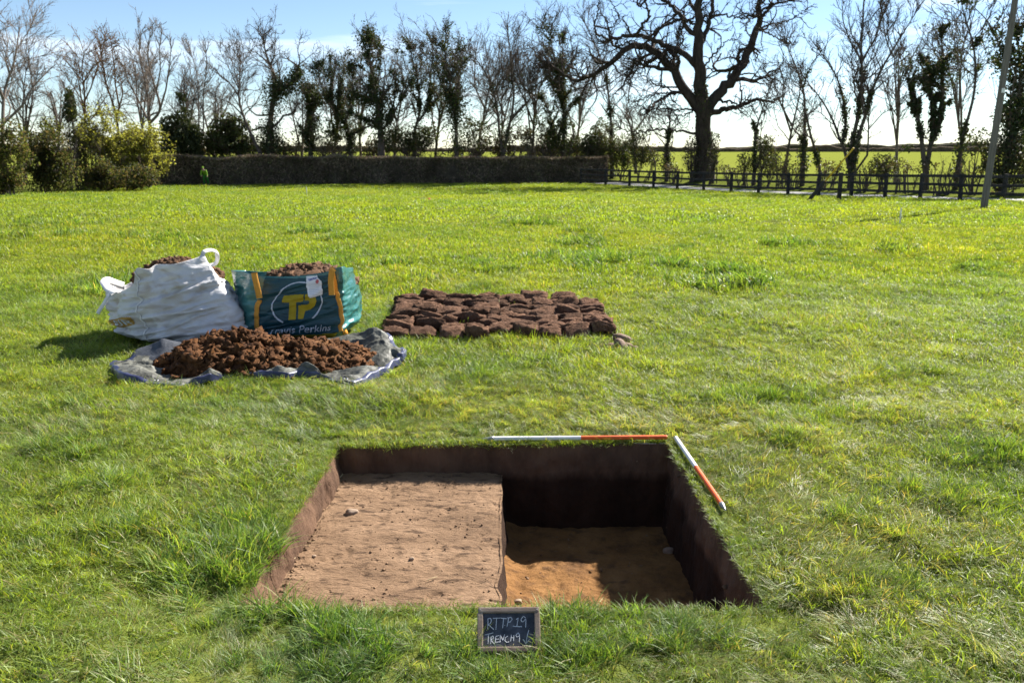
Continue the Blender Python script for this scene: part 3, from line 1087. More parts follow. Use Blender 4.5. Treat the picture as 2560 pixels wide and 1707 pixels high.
def text_inside(body, fit):
    """Point-in-glyph test for a line of built-in lettering, fitted to the box by fit(X, Y) -> (s, t) in 0..1."""
    cu = bpy.data.curves.new('lettering', 'FONT')
    cu.body = body
    to = bpy.data.objects.new('lettering', cu)
    COL.objects.link(to)
    me = bpy.data.meshes.new_from_object(to.evaluated_get(bpy.context.evaluated_depsgraph_get()))
    me.calc_loop_triangles()
    co = np.array([v.co[:2] for v in me.vertices])
    tri = np.array([t.vertices[:] for t in me.loop_triangles])
    bpy.data.objects.remove(to)
    bpy.data.curves.remove(cu)
    bpy.data.meshes.remove(me)
    lo, hi = co.min(0), co.max(0)
    co = (co - lo) / (hi - lo)

    def f(X, Y):
        s, t = fit(X, Y)
        ins = np.zeros(X.shape, bool)
        for a, b, c in co[tri]:
            d1 = (s - b[0]) * (a[1] - b[1]) - (a[0] - b[0]) * (t - b[1])
            d2 = (s - c[0]) * (b[1] - c[1]) - (b[0] - c[0]) * (t - c[1])
            d3 = (s - a[0]) * (c[1] - a[1]) - (c[0] - a[0]) * (t - a[1])
            ins |= ~(((d1 < 0) | (d2 < 0) | (d3 < 0)) & ((d1 > 0) | (d2 > 0) | (d3 > 0)))
        return ins
    return f


def ribbon(pts, width, nrm, thick=0.004):
    """Flat strap along pts; nrm = direction the strap faces."""
    P = np.asarray(pts, float)
    T = norm(np.gradient(P, axis=0))
    N = np.broadcast_to(np.asarray(nrm, float), P.shape)
    W = norm(np.cross(T, N)) * width / 2
    N = norm(np.cross(W, T)) * thick / 2
    V = np.stack([P - W - N, P + W - N, P + W + N, P - W + N], 1)
    n = len(P)
    F = grid_faces(n, 4, True)
    F = np.concatenate([F, [[0, 1, 2, 3]], [[(n - 1) * 4 + k for k in (3, 2, 1, 0)]]])
    return V.reshape(-1, 3), F


def soil_fill(name, centre, rx, ry, z0, h, seed, label, rot=0.0, lump=0.034, n=900):
    r = np.random.default_rng(seed)
    root = empty(name, (centre[0], centre[1], z0), label, 'soil')
    a = np.linspace(0, 2 * math.pi, 56, endpoint=False)
    rr = np.linspace(0, 1, 24)
    X = np.cos(a)[None] * rr[:, None]
    Y = np.sin(a)[None] * rr[:, None]
    hgt = h * (1 - rr[:, None] ** 2) + 0 * X
    V = np.stack([centre[0] + rx * X, centre[1] + ry * Y, z0 + hgt], -1)
    V[..., 2] += 0.03 * fbm(V, 9, 3, seed)
    obj('mound', V, grid_faces(24, 56, True), M['clod_bag'], root, smooth=True)
    rad = np.sqrt(r.random(n))
    th = r.uniform(0, 2 * math.pi, n)
    S = lump * (0.2 + 0.9 * r.random(n) ** 3)
    C = np.stack([centre[0] + rx * 0.97 * rad * np.cos(th), centre[1] + ry * 0.97 * rad * np.sin(th), z0 + h * (1 - rad ** 2) + 0.1 * S], -1)
    Vc, Fc = clods(C, S, r, ICO2, 0.9, 2.4)
    obj('clods', Vc, Fc, M['clod_bag'], root, smooth=True, kind='stuff')
    return root


t1 = lambda x, y: (230 + x / 5.227, 600 + y / 5.227)
t2 = lambda x, y: (560 + x / 6.533, 640 + y / 6.533)
P1 = lambda x, y, Y: dpt(*t1(x, y), Y)
P2 = lambda x, y, Y: dpt(*t2(x, y), Y)

# --- white bag, slumped towards its shorter side
white = empty('bulk_bag', (-2.75, 7.1, 0), 'dirty white woven bulk bag slumped over, filled with soil', 'bulk bag')
wb_fl, wb_fr, wb_l = gpt(*t1(800, 1400)), gpt(*t1(2010, 1385)), np.array([-3.36, 7.28, 0.0])
wb_bot = [[wb_fl, gpt(*t1(1300, 1415)), wb_fr], [wb_fr, (wb_fr[0] + 0.08, 7.3, 0), (wb_fr[0] - 0.05, 7.75, 0)],
          [(wb_fr[0] - 0.05, 7.75, 0), (-2.75, 7.95, 0), (-3.1, 7.75, 0), wb_l], [wb_l, gpt(*t1(430, 1320)), wb_fl]]
wb_rim = [[P1(560, 360, 6.92), P1(660, 372, 6.9), P1(740, 382, 6.92), P1(820, 318, 6.98), P1(1000, 318, 7.0), P1(1070, 315, 7.0), P1(1250, 268, 7.05), P1(1400, 222, 7.1), P1(1448, 140, 7.15)],
          [P1(1448, 140, 7.15), P1(1500, 330, 7.3), P1(1545, 420, 7.5), P1(1540, 330, 7.75)],
          [P1(1540, 330, 7.75), P1(1200, 330, 7.85), P1(800, 390, 7.8), P1(420, 600, 7.6), P1(200, 520, 7.45)],
          [P1(200, 520, 7.45), P1(150, 545, 7.35), P1(230, 640, 7.25), P1(330, 690, 7.12), P1(450, 640, 6.97), P1(540, 590, 6.94), P1(550, 450, 6.93)]]
wP = bag_surface(wb_bot, wb_rim, 64, 76, 0.06, 0.075, 8, (-2.75, 7.3, 0))
bag_object('woven_sack', white, wP, M['white_weave'])
# corner seam, loops and strap
seam = Face(wP, 0, 64)(np.full(40, 0.0), np.linspace(0.08, 0.99, 40), 0.006)
Vt, Ft = tube(seam, 0.006, 6)
obj('corner_seam', Vt, Ft, M['strap_white'], white, smooth=True)
loop = smooth_line([P1(1420, 330, 7.14), P1(1455, 150, 7.13), P1(1480, 145, 7.15), P1(1560, 128, 7.2), P1(1620, 150, 7.25), P1(1645, 230, 7.3), P1(1620, 310, 7.32), P1(1540, 335, 7.3), P1(1410, 320, 7.28)], 40)
Vt, Ft = ribbon(loop, 0.036, (0.2, -0.7, 0.6))
obj('lifting_loop', Vt, Ft, M['strap_white'], white, smooth=True)
loop = smooth_line([P1(300, 690, 7.02), P1(220, 650, 7.1), P1(150, 550, 7.28), P1(200, 520, 7.3), P1(300, 560, 7.4), P1(420, 600, 7.5)], 30)
Vt, Ft = ribbon(loop, 0.07, (0.5, -0.7, 0.4))
obj('lifting_loop', Vt, Ft, M['strap_white'], white, smooth=True)
tail = smooth_line([P1(250, 670, 7.06), P1(215, 730, 7.0), P1(150, 840, 6.98), P1(95, 920, 6.97), P1(75, 960, 6.97)], 24)
Vt, Ft = ribbon(tail, 0.03, (0.1, -1, 0.2))
obj('strap_tail', Vt, Ft, M['strap_white'], white, smooth=True)
wl_face = Face(wP, 3 * 64, 64)                      # left side: u runs from the back corner to the front corner
wuv = lambda X, Y: (0.30 + 0.66 * (X - 330) / (640 - 330), 0.97 - (Y - 620) / (1330 - 620) * 0.97)
patch = [(330, 1030), (420, 975), (540, 945), (600, 965), (590, 1050), (500, 1075), (380, 1105), (345, 1080)]
word = text_inside('BUR', lambda X, Y: ((X - 400) / 180.0, (1068 - Y - (X - 400) * 0.16) / 68.0))
decal('printed_patch', lambda X, Y: in_poly(X, Y, patch), (320, 930, 620, 1120), 5, wuv, wl_face, 0.006, M['print_orange'], white)
decal('printed_letters', word, (390, 950, 600, 1080), 4, wuv, wl_face, 0.009, M['print_white'], white)
soil_fill('bagged_soil', (-3.0, 7.38), 0.40, 0.30, 0.52, 0.17, 41, 'brown soil heaped inside the white bulk bag')

# --- green bag
green = empty('bulk_bag', (-1.9, 7.55, 0), 'teal green bulk bag with orange straps and round printed logo, full of soil', 'bulk bag')
gb_fl, gb_fr = np.array([-2.33, 7.12, 0.0]), np.array([-1.52, 7.12, 0.0])
gb_bot = [[gb_fl, gb_fr], [gb_fr, (-1.47, 7.5, 0), (-1.52, 8.0, 0)], [(-1.52, 8.0, 0), (-2.35, 8.0, 0)], [(-2.35, 8.0, 0), (-2.40, 7.5, 0), gb_fl]]
gb_rim = [[P2(470, 290, 7.08), P2(560, 322, 7.08), P2(900, 338, 7.1), P2(1300, 318, 7.1), P2(1700, 255, 7.08), P2(1820, 195, 7.06), P2(1930, 175, 7.06)],
          [P2(1930, 175, 7.06), P2(1955, 165, 7.2), P2(2000, 195, 7.3), P2(2105, 185, 7.55), P2(2070, 195, 7.9)],
          [P2(2070, 195, 7.9), P2(1900, 215, 8.0), P2(1300, 215, 8.05), P2(600, 260, 8.0), P2(330, 235, 7.9)],
          [P2(330, 235, 7.9), P2(215, 235, 7.7), P2(112, 228, 7.5), P2(190, 240, 7.35), P2(330, 250, 7.2), P2(430, 285, 7.1)]]
gP = bag_surface(gb_bot, gb_rim, 64, 64, 0.065, 0.035, 23, (-1.9, 7.55, 0))
bag_object('woven_sack', green, gP, M['green_weave'])
gface = Face(gP, 0, 64)
xl = lambda Y: 320 + (Y - 290) * 0.22
xr = lambda Y: 1985.0 - (Y - 290) * 0.0
guv = lambda X, Y: ((X - xl(Y)) / (xr(Y) - xl(Y)), np.clip((1365 - Y) / (1365 - (330 - 0.09 * np.clip(X - 900, 0, 1100))), 0.0, 1.0))
panel = [(560, 345), (900, 358), (1300, 338), (1780, 300), (1905, 700), (1950, 1130), (1900, 1200), (800, 1262), (690, 1180), (620, 900)]
panel_part = decal('printed_panel', lambda X, Y: in_poly(X, Y, panel), (540, 280, 1960, 1280), 12, guv, gface, 0.004, M['blue_panel'], green)
stripe = [(790, 1268), (1890, 1205), (1900, 1335), (900, 1340)]
decal('printed_stripe', lambda X, Y: in_poly(X, Y, stripe), (780, 1200, 1910, 1345), 12, guv, gface, 0.005, M['print_olive'], green)


def ring_in(X, Y):
    rr = np.hypot((X - 1230) / 388.0, (Y - 725) / 328.0)
    bottom = (Y > 960) & (X > 1080) & (X < 1530)
    return (rr < 1) & (rr > 0.945) & ~bottom


decal('logo_ring', ring_in, (835, 390, 1625, 1060), 7, guv, gface, 0.008, M['print_white'], green).parent = panel_part
Tp = [(975, 620), (1300, 590), (1305, 700), (1200, 710), (1252, 975), (1150, 985), (1100, 715), (990, 715)]
Pp = [(1318, 590), (1400, 583), (1480, 600), (1518, 690), (1500, 770), (1450, 825), (1365, 850), (1365, 965), (1285, 970), (1240, 752), (1395, 740), (1412, 712), (1395, 690), (1330, 690)]
decal('logo_letter', lambda X, Y: in_poly(X, Y, Tp), (970, 580, 1320, 990), 7, guv, gface, 0.008, M['print_yellow'], green).parent = panel_part
decal('logo_letter', lambda X, Y: in_poly(X, Y, Pp), (1230, 570, 1530, 980), 7, guv, gface, 0.008, M['print_yellow'], green).parent = panel_part
name_in = text_inside('Travis Perkins', lambda X, Y: ((X - 890) / 895.0, ((1222 - (X - 890) * 0.062) - Y) / (70 + 45 * np.clip((X - 890) / 500.0, 0, 1))))
decal('printed_word', lambda X, Y: name_in(X, Y) & (X < 1285), (885, 1040, 1290, 1230), 4.5, guv, gface, 0.008, M['print_white'], green).parent = panel_part
decal('printed_word', lambda X, Y: name_in(X, Y) & (X > 1285), (1285, 1040, 1790, 1230), 4.5, guv, gface, 0.008, M['print_white'], green).parent = panel_part
# document sleeve pinned to the front
doc = [(1298, 318), (1500, 310), (1510, 345), (1585, 400), (1615, 605), (1400, 632), (1375, 610), (1345, 500), (1325, 480)]
sleeve = decal('document_sleeve', lambda X, Y: in_poly(X, Y, doc), (1290, 300, 1625, 640), 7, guv, gface, 0.014, M['paper'], green)
ink = lambda X, Y: in_poly(X, Y, [(1345, 360), (1500, 335), (1500, 358), (1360, 390)]) & (np.sin(X * 0.21) + np.sin(Y * 0.35 + X * 0.1) > -0.6)
decal('blue_heading', ink, (1335, 325, 1510, 400), 5, guv, gface, 0.0165, M['print_blue'], green).parent = sleeve
stamp = lambda X, Y: (np.hypot(X - 1505, Y - 397) < 30) & (np.sin(X * 0.3) * np.sin(Y * 0.4) > -0.45)
decal('red_stamp', stamp, (1470, 362, 1540, 432), 5, guv, gface, 0.0165, M['print_red'], green).parent = sleeve
lines = lambda X, Y: (((Y - 430) % 26) < 5) & (X > 1365 + (Y - 430) * 0.18) & (X < 1560) & (Y > 430) & (Y < 590)
decal('printed_lines', lines, (1350, 425, 1590, 600), 5, guv, gface, 0.0165, M['print_white'], green).parent = sleeve


def strap_on(face, uvs, width, name='strap', off=0.012):
    uvs = resample(uvs, 30)
    P = face(uvs[:, 0], uvs[:, 1], off)
    Vt, Ft = ribbon(P, width, (0, -1, 0.15))
    return obj(name, Vt, Ft, M['strap_orange'], green, smooth=True)


def tuv(pts):
    q = np.array(pts, float)
    u, v = guv(q[:, 0], q[:, 1])
    return np.stack([u, v], -1)


strap_on(gface, tuv([(600, 690), (625, 800), (665, 980), (730, 1150), (780, 1230)]), 0.04)
up = smooth_line([P2(490, 272, 7.0), P2(510, 380, 6.99), P2(545, 520, 6.98), P2(580, 690, 6.98)], 16)
Vt, Ft = ribbon(up, 0.05, (0.1, -1, 0.2))
obj('strap_loop', Vt, Ft, M['strap_orange'], green, smooth=True)
strap_on(gface, tuv([(1800, 260), (1860, 520), (1920, 800), (1960, 1000), (1935, 1100), (1945, 1180)]), 0.036)
hang = smooth_line([P2(1800, 200, 7.0), P2(1765, 230, 6.98), P2(1745, 380, 6.98), P2(1755, 560, 6.98), P2(1760, 640, 6.98)], 20)
Vt, Ft = ribbon(hang, 0.05, (0.15, -1, 0.1))
obj('strap_loop', Vt, Ft, M['strap_orange'], green, smooth=True)
gr_face = Face(gP, 64, 64)
low = gr_face(np.linspace(0.02, 0.16, 12), np.linspace(0.16, 0.02, 12), 0.012)
Vt, Ft = ribbon(low, 0.05, (0.5, -1, 0.2))
obj('strap', Vt, Ft, M['strap_orange'], green, smooth=True)
soil_fill('bagged_soil', (-1.89, 7.56), 0.46, 0.38, 0.45, 0.165, 43, 'brown soil heaped inside the green bulk bag')

# ------------------------------------------------------------------ tarpaulin and soil heap
t3t = lambda x, y: (270 + x / 3.095, 800 + y / 3.095)
outline_px = [(45, 432), (120, 490), (200, 532), (330, 555), (550, 558), (740, 525), (870, 492), (1050, 460), (1180, 478), (1290, 482), (1400, 490), (1480, 470), (1570, 480),
              (1660, 495), (1770, 525), (1915, 562), (2050, 490), (2190, 402), (2310, 312)]
front = np.array([gpt(*t3t(x, y)) for x, y in outline_px])
back = np.array([[-0.95, 6.62, 0], [-1.05, 6.95, 0], [-1.35, 7.02, 0], [-1.7, 6.98, 0], [-2.1, 6.9, 0], [-2.5, 6.72, 0], [-2.8, 6.55, 0], [-3.0, 6.35, 0], [-3.08, 6.15, 0]])
ring = np.concatenate([front, back])
NR_, NA = 62, 420
ring = resample(np.concatenate([ring, ring[:1]]), NA + 1)[:-1]
ctr = np.array([-1.95, 6.2, 0.0])
s = np.concatenate([np.linspace(0.02, 0.62, 14, endpoint=False), np.linspace(0.62, 1, NR_ - 14)])
P = ctr + (ring - ctr)[None] * s[:, None, None]
ang = np.arange(NA) / NA
rim_n = fbm(np.stack([np.cos(ang * 2 * math.pi) * 3.5, np.sin(ang * 2 * math.pi) * 3.5, 0 * ang], -1), 1.0, 3, 61)
lift = np.zeros(NA)


def near(u0, v0, w, h):                      # a lifted fold centred on a pixel of the outline
    q = gpt(*t3t(u0, v0))
    d = np.linalg.norm(ring - q, axis=1)
    return h * np.exp(-(d / w) ** 2)


lift += near(1560, 470, 0.12, 0.03) + near(2260, 300, 0.28, 0.04) + near(230, 480, 0.22, 0.06) + near(230, 470, 0.3, 0.03)
lift += near(760, 520, 0.1, 0.035) + near(1380, 480, 0.08, 0.05) + near(1950, 500, 0.25, 0.03)
lift += 0.035 * np.clip(rim_n, 0, 1)
lift += 0.11 * np.exp(-((ring[:, 0] + 1.12) / 0.26) ** 2 - ((ring[:, 1] - 6.9) / 0.2) ** 2)
e = sstep(s, 0.72, 0.93)[:, None]
z = 0.02 + lift[None] * e + 0.05 * (1 - np.abs(fbm(P * np.array([1.0, 1.6, 1.0]), 3.2, 2, 63))) ** 2 * sstep(s, 0.5, 0.8)[:, None] + 0.012 * (1 - np.abs(fbm(P, 11, 2, 64)))
fold = sstep(s, 0.90, 1.0)[:, None]              # the last strip turns over and falls to the grass
z = z * (1 - fold * 0.45) + 0.025 * fold
P[..., 2] = z
P[..., 0] += 0.02 * fbm(P, 8, 2, 65) * e
P[..., 1] += 0.03 * fbm(P, 8, 2, 66) * e
P[..., 1] -= (fold * lift[None] * 0.35)
tarp = empty('tarpaulin', (-1.95, 6.2, 0), 'crumpled silver and blue tarpaulin spread under the soil heap', 'tarpaulin')
to = obj('sheet', P, grid_faces(NR_, NA, True), M['tarp'], tarp, smooth=True)
to.modifiers.new('sheet_thickness', 'SOLIDIFY').thickness = 0.002
E0 = P[-1] + [0, 0, 0.002]
outw = norm(ring - ctr)
prof = [(-0.03, 0.001), (0.002, 0.002), (0.007, -0.008), (0.012, -0.034)]
Vh = np.stack([E0 + outw * a + np.array([0, 0, b]) for a, b in prof], 0)
Vh[-1, :, 2] = np.minimum(Vh[-1, :, 2], np.maximum(E0[:, 2] - 0.05, 0.004))
obj('hem', Vh, grid_faces(4, NA, True), M['tarp_hem'], tarp, smooth=True, label='blue violet hem along the tarpaulin edge')
for u, v in ((1900, 545), (390, 535), (2290, 320)):
    q = gpt(*t3t(u, v))
    k = np.argmin(np.linalg.norm(ring - q, axis=1))
    a = np.linspace(0, 2 * math.pi, 13)
    c = E0[k] - outw[k] * 0.02 + [0, 0, 0.02]
    Vt, Ft = tube(np.stack([c[0] + 0.014 * np.cos(a), c[1] + 0.014 * np.sin(a), c[2] + 0 * a], -1), 0.004, 6)
    obj('eyelet', Vt, Ft, M['steel'], tarp, smooth=True)
# rolled-over flap in front of the heap, its blue underside showing
q0, q1 = gpt(*t3t(1455, 462)), gpt(*t3t(1655, 490))
ax = np.linspace(0, 1, 26)
th = np.linspace(0, 1.25 * math.pi, 18)
base = q0[None] * (1 - ax[:, None]) + q1[None] * ax[:, None]
rad = 0.085 * np.sin(np.pi * np.clip(0.12 + ax * 0.8, 0, 1)) ** 0.8
Vf = np.zeros((18, 26, 3))
Vf[..., 0] = base[None, :, 0]
Vf[..., 1] = base[None, :, 1] + 0.02 - np.sin(th)[:, None] * rad[None] * 0.45 + 0.06 * (1 - th[:, None] / th[-1])
Vf[..., 2] = 0.015 + rad[None] * (1 - np.cos(th)[:, None]) * 0.75
Vf += 0.006 * fbm(Vf, 14, 3, 68)[..., None]
obj('rolled_flap', Vf, grid_faces(18, 26), M['tarp'], tarp, smooth=True, label='rolled flap showing its blue underside')

# dark groundsheet pulled up between heap and white bag
gs = empty('groundsheet', (-2.9, 6.6, 0), 'dark grey sheet bunched up between the white bag and the soil heap', 'sheet')
X, Y = np.meshgrid(np.linspace(-3.02, -2.1, 60), np.linspace(6.22, 6.9, 44))
Pk = dpt(270 + 460 / 3.095, 800 + 140 / 3.095, 6.50)
d1 = np.abs(X - Pk[0])
Z = 0.025 + (Pk[2] - 0.03) * np.clip(1 - d1 / 0.42, 0, 1) ** 1.1 * np.exp(-((Y - 6.50) / 0.17) ** 2)
Vs = np.stack([X, Y, Z], -1)
Vs[..., 2] += 0.018 * np.abs(fbm(Vs, 6, 3, 71))
edge_n = 0.05 * fbm(Vs, 4, 2, 73)
Vs[..., 0] += edge_n
Vs[..., 1] += edge_n * 0.6
o = obj('sheet', Vs, grid_faces(44, 60), M['sheet_dark'], gs, smooth=True)
o.modifiers.new('sheet_thickness', 'SOLIDIFY').thickness = 0.003

# soil heap
r = np.random.default_rng(77)
heap = empty('soil_heap', (-1.95, 6.3, 0.02), 'long heap of crumbly orange brown soil piled on the tarpaulin', 'soil heap')


def heap_h(x, y):
    q = np.abs(y - 6.30)
    rid = np.interp(x, [-2.82, -2.70, -2.56, -2.42, -2.32, -2.1, -2.0, -1.88, -1.7, -1.54, -1.42, -1.3, -1.16, -1.0], [0, .03, .085, .155, .18, .205, .20, .115, .105, .11, .10, .075, .04, 0])
    wid = np.interp(x, [-2.85, -2.4, -1.9, -1.4, -1.0], [0.30, 0.46, 0.50, 0.44, 0.28])
    return rid * np.clip(1 - (q / wid) ** 1.5, 0, 1) ** 0.85


X, Y = np.meshgrid(np.linspace(-2.9, -0.85, 130), np.linspace(5.7, 6.95, 84))
Hh = heap_h(X, Y)
p3 = np.stack([X, Y, 0 * X], -1)
Hh2 = Hh + np.clip(Hh / 0.05, 0, 1) * (0.032 * fbm(p3, 6, 3, 81) + 0.028 * fbm(p3, 17, 3, 82))
Vh = np.stack([X, Y, 0.02 + Hh2], -1)
Fh = grid_faces(84, 130)
inside = (Hh.ravel() > 0.004)[Fh].any(1)
used, inv = np.unique(Fh[inside], return_inverse=True)
obj('mound', Vh.reshape(-1, 3)[used], inv.reshape(-1, 4), M['clod'], heap, smooth=True)
n = 19000
X, Y = r.uniform(-2.95, -0.85, n), r.uniform(5.72, 6.95, n)
hh = heap_h(X, Y)
spill = (hh < 0.01) & (r.random(n) < 0.06) & (np.hypot((X + 1.95) / 0.98, (Y - 6.28) / 0.55) < 1.05)
k = (hh > 0.01) | spill
X, Y, hh = X[k], Y[k], hh[k]
S = 0.0035 + 0.007 * r.random(len(X)) + 0.034 * r.random(len(X)) ** 9
S[hh < 0.03] *= 0.7
C = np.stack([X, Y, 0.024 + hh + (0.032 * fbm(np.stack([X, Y, 0 * X], -1), 6, 3, 81) + 0.028 * fbm(np.stack([X, Y, 0 * X], -1), 17, 3, 82)) * (hh > 0.05) + 0.25 * S], -1)
big = S > 0.0125
Vc, Fc = join([clods(C[big], S[big], r, ICO2, 1.15, 2.6), clods(C[~big], S[~big], r, ICO1, 0.8, 2.2)])[:2]
obj('clods', Vc, Fc, M['clod'], heap, smooth=True, kind='stuff')

# ------------------------------------------------------------------ turves stacked upside down in rows
r = np.random.default_rng(91)
variants = []
bm = bmesh.new()
bmesh.ops.create_cube(bm, size=2)
bmesh.ops.subdivide_edges(bm, edges=bm.edges[:], cuts=9, use_grid_fill=True)
bm.verts.index_update()
TV = np.array([v.co for v in bm.verts])
TF = np.array([[v.index for v in f.verts] for f in bm.faces])
bm.free()
for k in range(14):
    V0 = TV * 0.80 + norm(TV) * np.linalg.norm(TV, axis=1, keepdims=True) ** 0.3 * 0.22          # slab with worn edges
    V1 = V0 * np.array([0.122, 0.078, 0.042])
    V1[:, 2] += 0.016 * np.cos(V0[:, 0] * r.uniform(1.0, 2.2) + r.uniform(-1, 1)) + 0.012 * V0[:, 1] * r.uniform(-1, 1) - 0.014 * V0[:, 1] ** 2
    V1[:, 1] += 0.016 * np.sin(V0[:, 0] * 1.8 + r.uniform(0, 6))
    V1 += norm(V0) * (0.014 * fbm(V0 * 1.4 + k * 9.1, 1.0, 2, k) + 0.011 * fbm(V0 * 5.0 + k * 5.3, 1.0, 2, k + 30) + 0.006 * fbm(V0 * 13 + k, 1.0, 2, k + 50))[:, None]
    me = make_mesh('turf_block', V1, TF, True)
    me.materials.append(M['turf'])
    variants.append(me)
TLAB = 'dark brown upturned turf block laid in tight rows on the grass'
TGRP = 'turves stacked upside down in rows'
rows = 11
for row in range(rows):
    t = row / (rows - 1)
    x0, x1 = -1.14 - 0.10 * t, 0.93 - 0.0 * t
    cnt = (9, 9, 8, 9, 8, 9, 9, 8, 9, 8, 8)[row]
    wgap = (x1 - x0) / cnt
    for k in range(cnt):
        if (row, k) in ((1, 1), (4, 3), (6, 5)):          # gaps where grass shows
            continue
        o = bpy.data.objects.new('turf_block', variants[int(r.integers(len(variants)))])
        COL.objects.link(o)
        x = x0 + (k + 0.5) * wgap + r.normal(0, 0.018)
        yy = 7.22 + 1.62 * t + r.normal(0, 0.022)
        lean = r.normal(0.2, 0.16)
        o.location = (x, yy, 0.038 + r.uniform(0, 0.03) + (0.04 if row == rows - 1 and k in (1, 5, 6) else 0) + float(ground_z(x, yy)))
        o.rotation_euler = (lean, r.normal(0, 0.09), r.normal(0, 0.09) + (math.pi if r.random() < 0.5 else 0))
        o.scale = (r.uniform(0.82, 1.08) * wgap / 0.232, r.uniform(0.95, 1.15), r.uniform(0.9, 1.3))
        tag(o, TLAB, 'turf', TGRP)

# cobbles by the turves
t5 = lambda x, y: (1240 + x / 6.533, 720 + y / 6.533)
for (x, yv, sz, rot, tilt, z, lb) in (
        (2050, 935, (0.082, 0.045, 0.04), -0.25, 0.15, 0.062, 'smooth oblong pinkish cobble on top of the small stone cluster'),
        (2040, 1010, (0.075, 0.042, 0.036), -0.95, 0.5, 0.045, 'long grey brown cobble leaning against the stone cluster'),
        (1865, 1010, (0.055, 0.045, 0.036), 0.2, 0, 0.025, 'rounded brown cobble in the middle of the small stone cluster'),
        (1685, 1000, (0.055, 0.042, 0.036), 0.4, 0, 0.02, 'grey cobble set apart on the turf side of the stone cluster'),
        (1795, 945, (0.04, 0.034, 0.03), 0.9, 0, 0.022, 'small dark cobble behind the rounded brown one'),
        (2150, 1000, (0.05, 0.04, 0.032), 0.3, 0.2, 0.024, 'reddish broken cobble at the open grass side of the cluster'),
        (1950, 995, (0.046, 0.036, 0.03), 1.2, 0, 0.022, 'dark brown cobble wedged under the leaning grey one'),
        (2265, 1000, (0.028, 0.022, 0.018), 0.2, 0, 0.012, 'tiny dark stone lying alone past the stone cluster')):
    p = gpt(*t5(x, yv))
    rock('cobble', (p[0], p[1], z), sz, M['cobble'], lb, 'stone', 'cobbles in a small cluster beside the turves', seed=int(x), rough=0.16, rot=rot, tilt=tilt)

# ------------------------------------------------------------------ grass (stuff): clumps of blades set out over the field
def tuft(nb, rad, h0, h1, w, lean, r, cols, dry, drycol=(0.30, 0.25, 0.11), comb=None):
    a = r.uniform(0, 2 * math.pi, nb)
    rr = rad * np.sqrt(r.random(nb))
    B = np.stack([rr * np.cos(a), rr * np.sin(a), np.full(nb, -0.012)], -1)
    da = r.uniform(0, 2 * math.pi, nb)
    D = np.stack([np.cos(da), np.sin(da), 0 * da], -1)
    if comb is not None:
        D = norm(D * 0.55 + np.array([math.cos(comb), math.sin(comb), 0]))
    h = r.uniform(h0, h1, nb)
    ln = np.clip(r.normal(lean, 0.25, nb), 0.05, 1.5)
    W = np.stack([-D[:, 1], D[:, 0], 0 * da], -1)
    tw = r.normal(0, 0.5, nb)
    W = norm(W * np.cos(tw)[:, None] + D * np.sin(tw)[:, None])
    V, ts = [], (0, 0.38, 0.72, 1.0)
    for t in ts:
        out = ln * h * (0.35 * t + 0.75 * t * t)
        up = h * (t - (0.28 + 0.2 * np.clip(ln - 0.8, 0, 0.6)) * np.minimum(ln, 1.4) * t * t)
        c = B + D * out[:, None] + np.array([0, 0, 1.0]) * np.maximum(up, 0.0)[:, None]
        if t < 1:
            ww = w * (1.0 - 0.45 * t) * r.uniform(0.7, 1.2, nb)
            V += [c - W * ww[:, None] / 2, c + W * ww[:, None] / 2]
        else:
            V += [c]
    V = np.stack(V, 1)
    q = np.array([[0, 1, 3, 2], [2, 3, 5, 4]])
    tri = np.array([[4, 5, 6]])
    o = (np.arange(nb) * 7)[:, None, None]
    Fq, Ft = (q[None] + o).reshape(-1, 4), (tri[None] + o).reshape(-1, 3)
    ci = r.integers(len(cols), size=nb)
    c = np.array(cols)[ci] * r.uniform(0.75, 1.3, (nb, 1))
    d = r.random(nb) < dry
    c[d] = np.array(drycol) * r.uniform(0.6, 1.3, (d.sum(), 1))
    return V.reshape(-1, 3), [Fq, Ft], np.repeat(c, 7, 0)


G1 = [(0.17, 0.235, 0.05), (0.20, 0.25, 0.062), (0.145, 0.22, 0.043)]
G2 = [(0.175, 0.23, 0.026), (0.20, 0.245, 0.032), (0.15, 0.215, 0.026)]
G3 = [(0.055, 0.12, 0.022), (0.07, 0.14, 0.026), (0.09, 0.16, 0.03)]
G4 = [(0.205, 0.23, 0.095), (0.24, 0.255, 0.115), (0.175, 0.215, 0.075)]
rg = np.random.default_rng(7)
protos = bpy.data.collections.new('grass_clumps')
kinds = {}


def add_protos(kind, n, **kw):
    ids = []
    for k in range(n):
        Vt, Ft, Ct = tuft(r=rg, **kw)
        name = 'clump_%03d' % len(protos.objects)
        me = make_mesh(name, Vt, Ft, False, Ct)
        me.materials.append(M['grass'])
        protos.objects.link(bpy.data.objects.new(name, me))
        ids.append(len(protos.objects) - 1)
    kinds[kind] = np.array(ids)


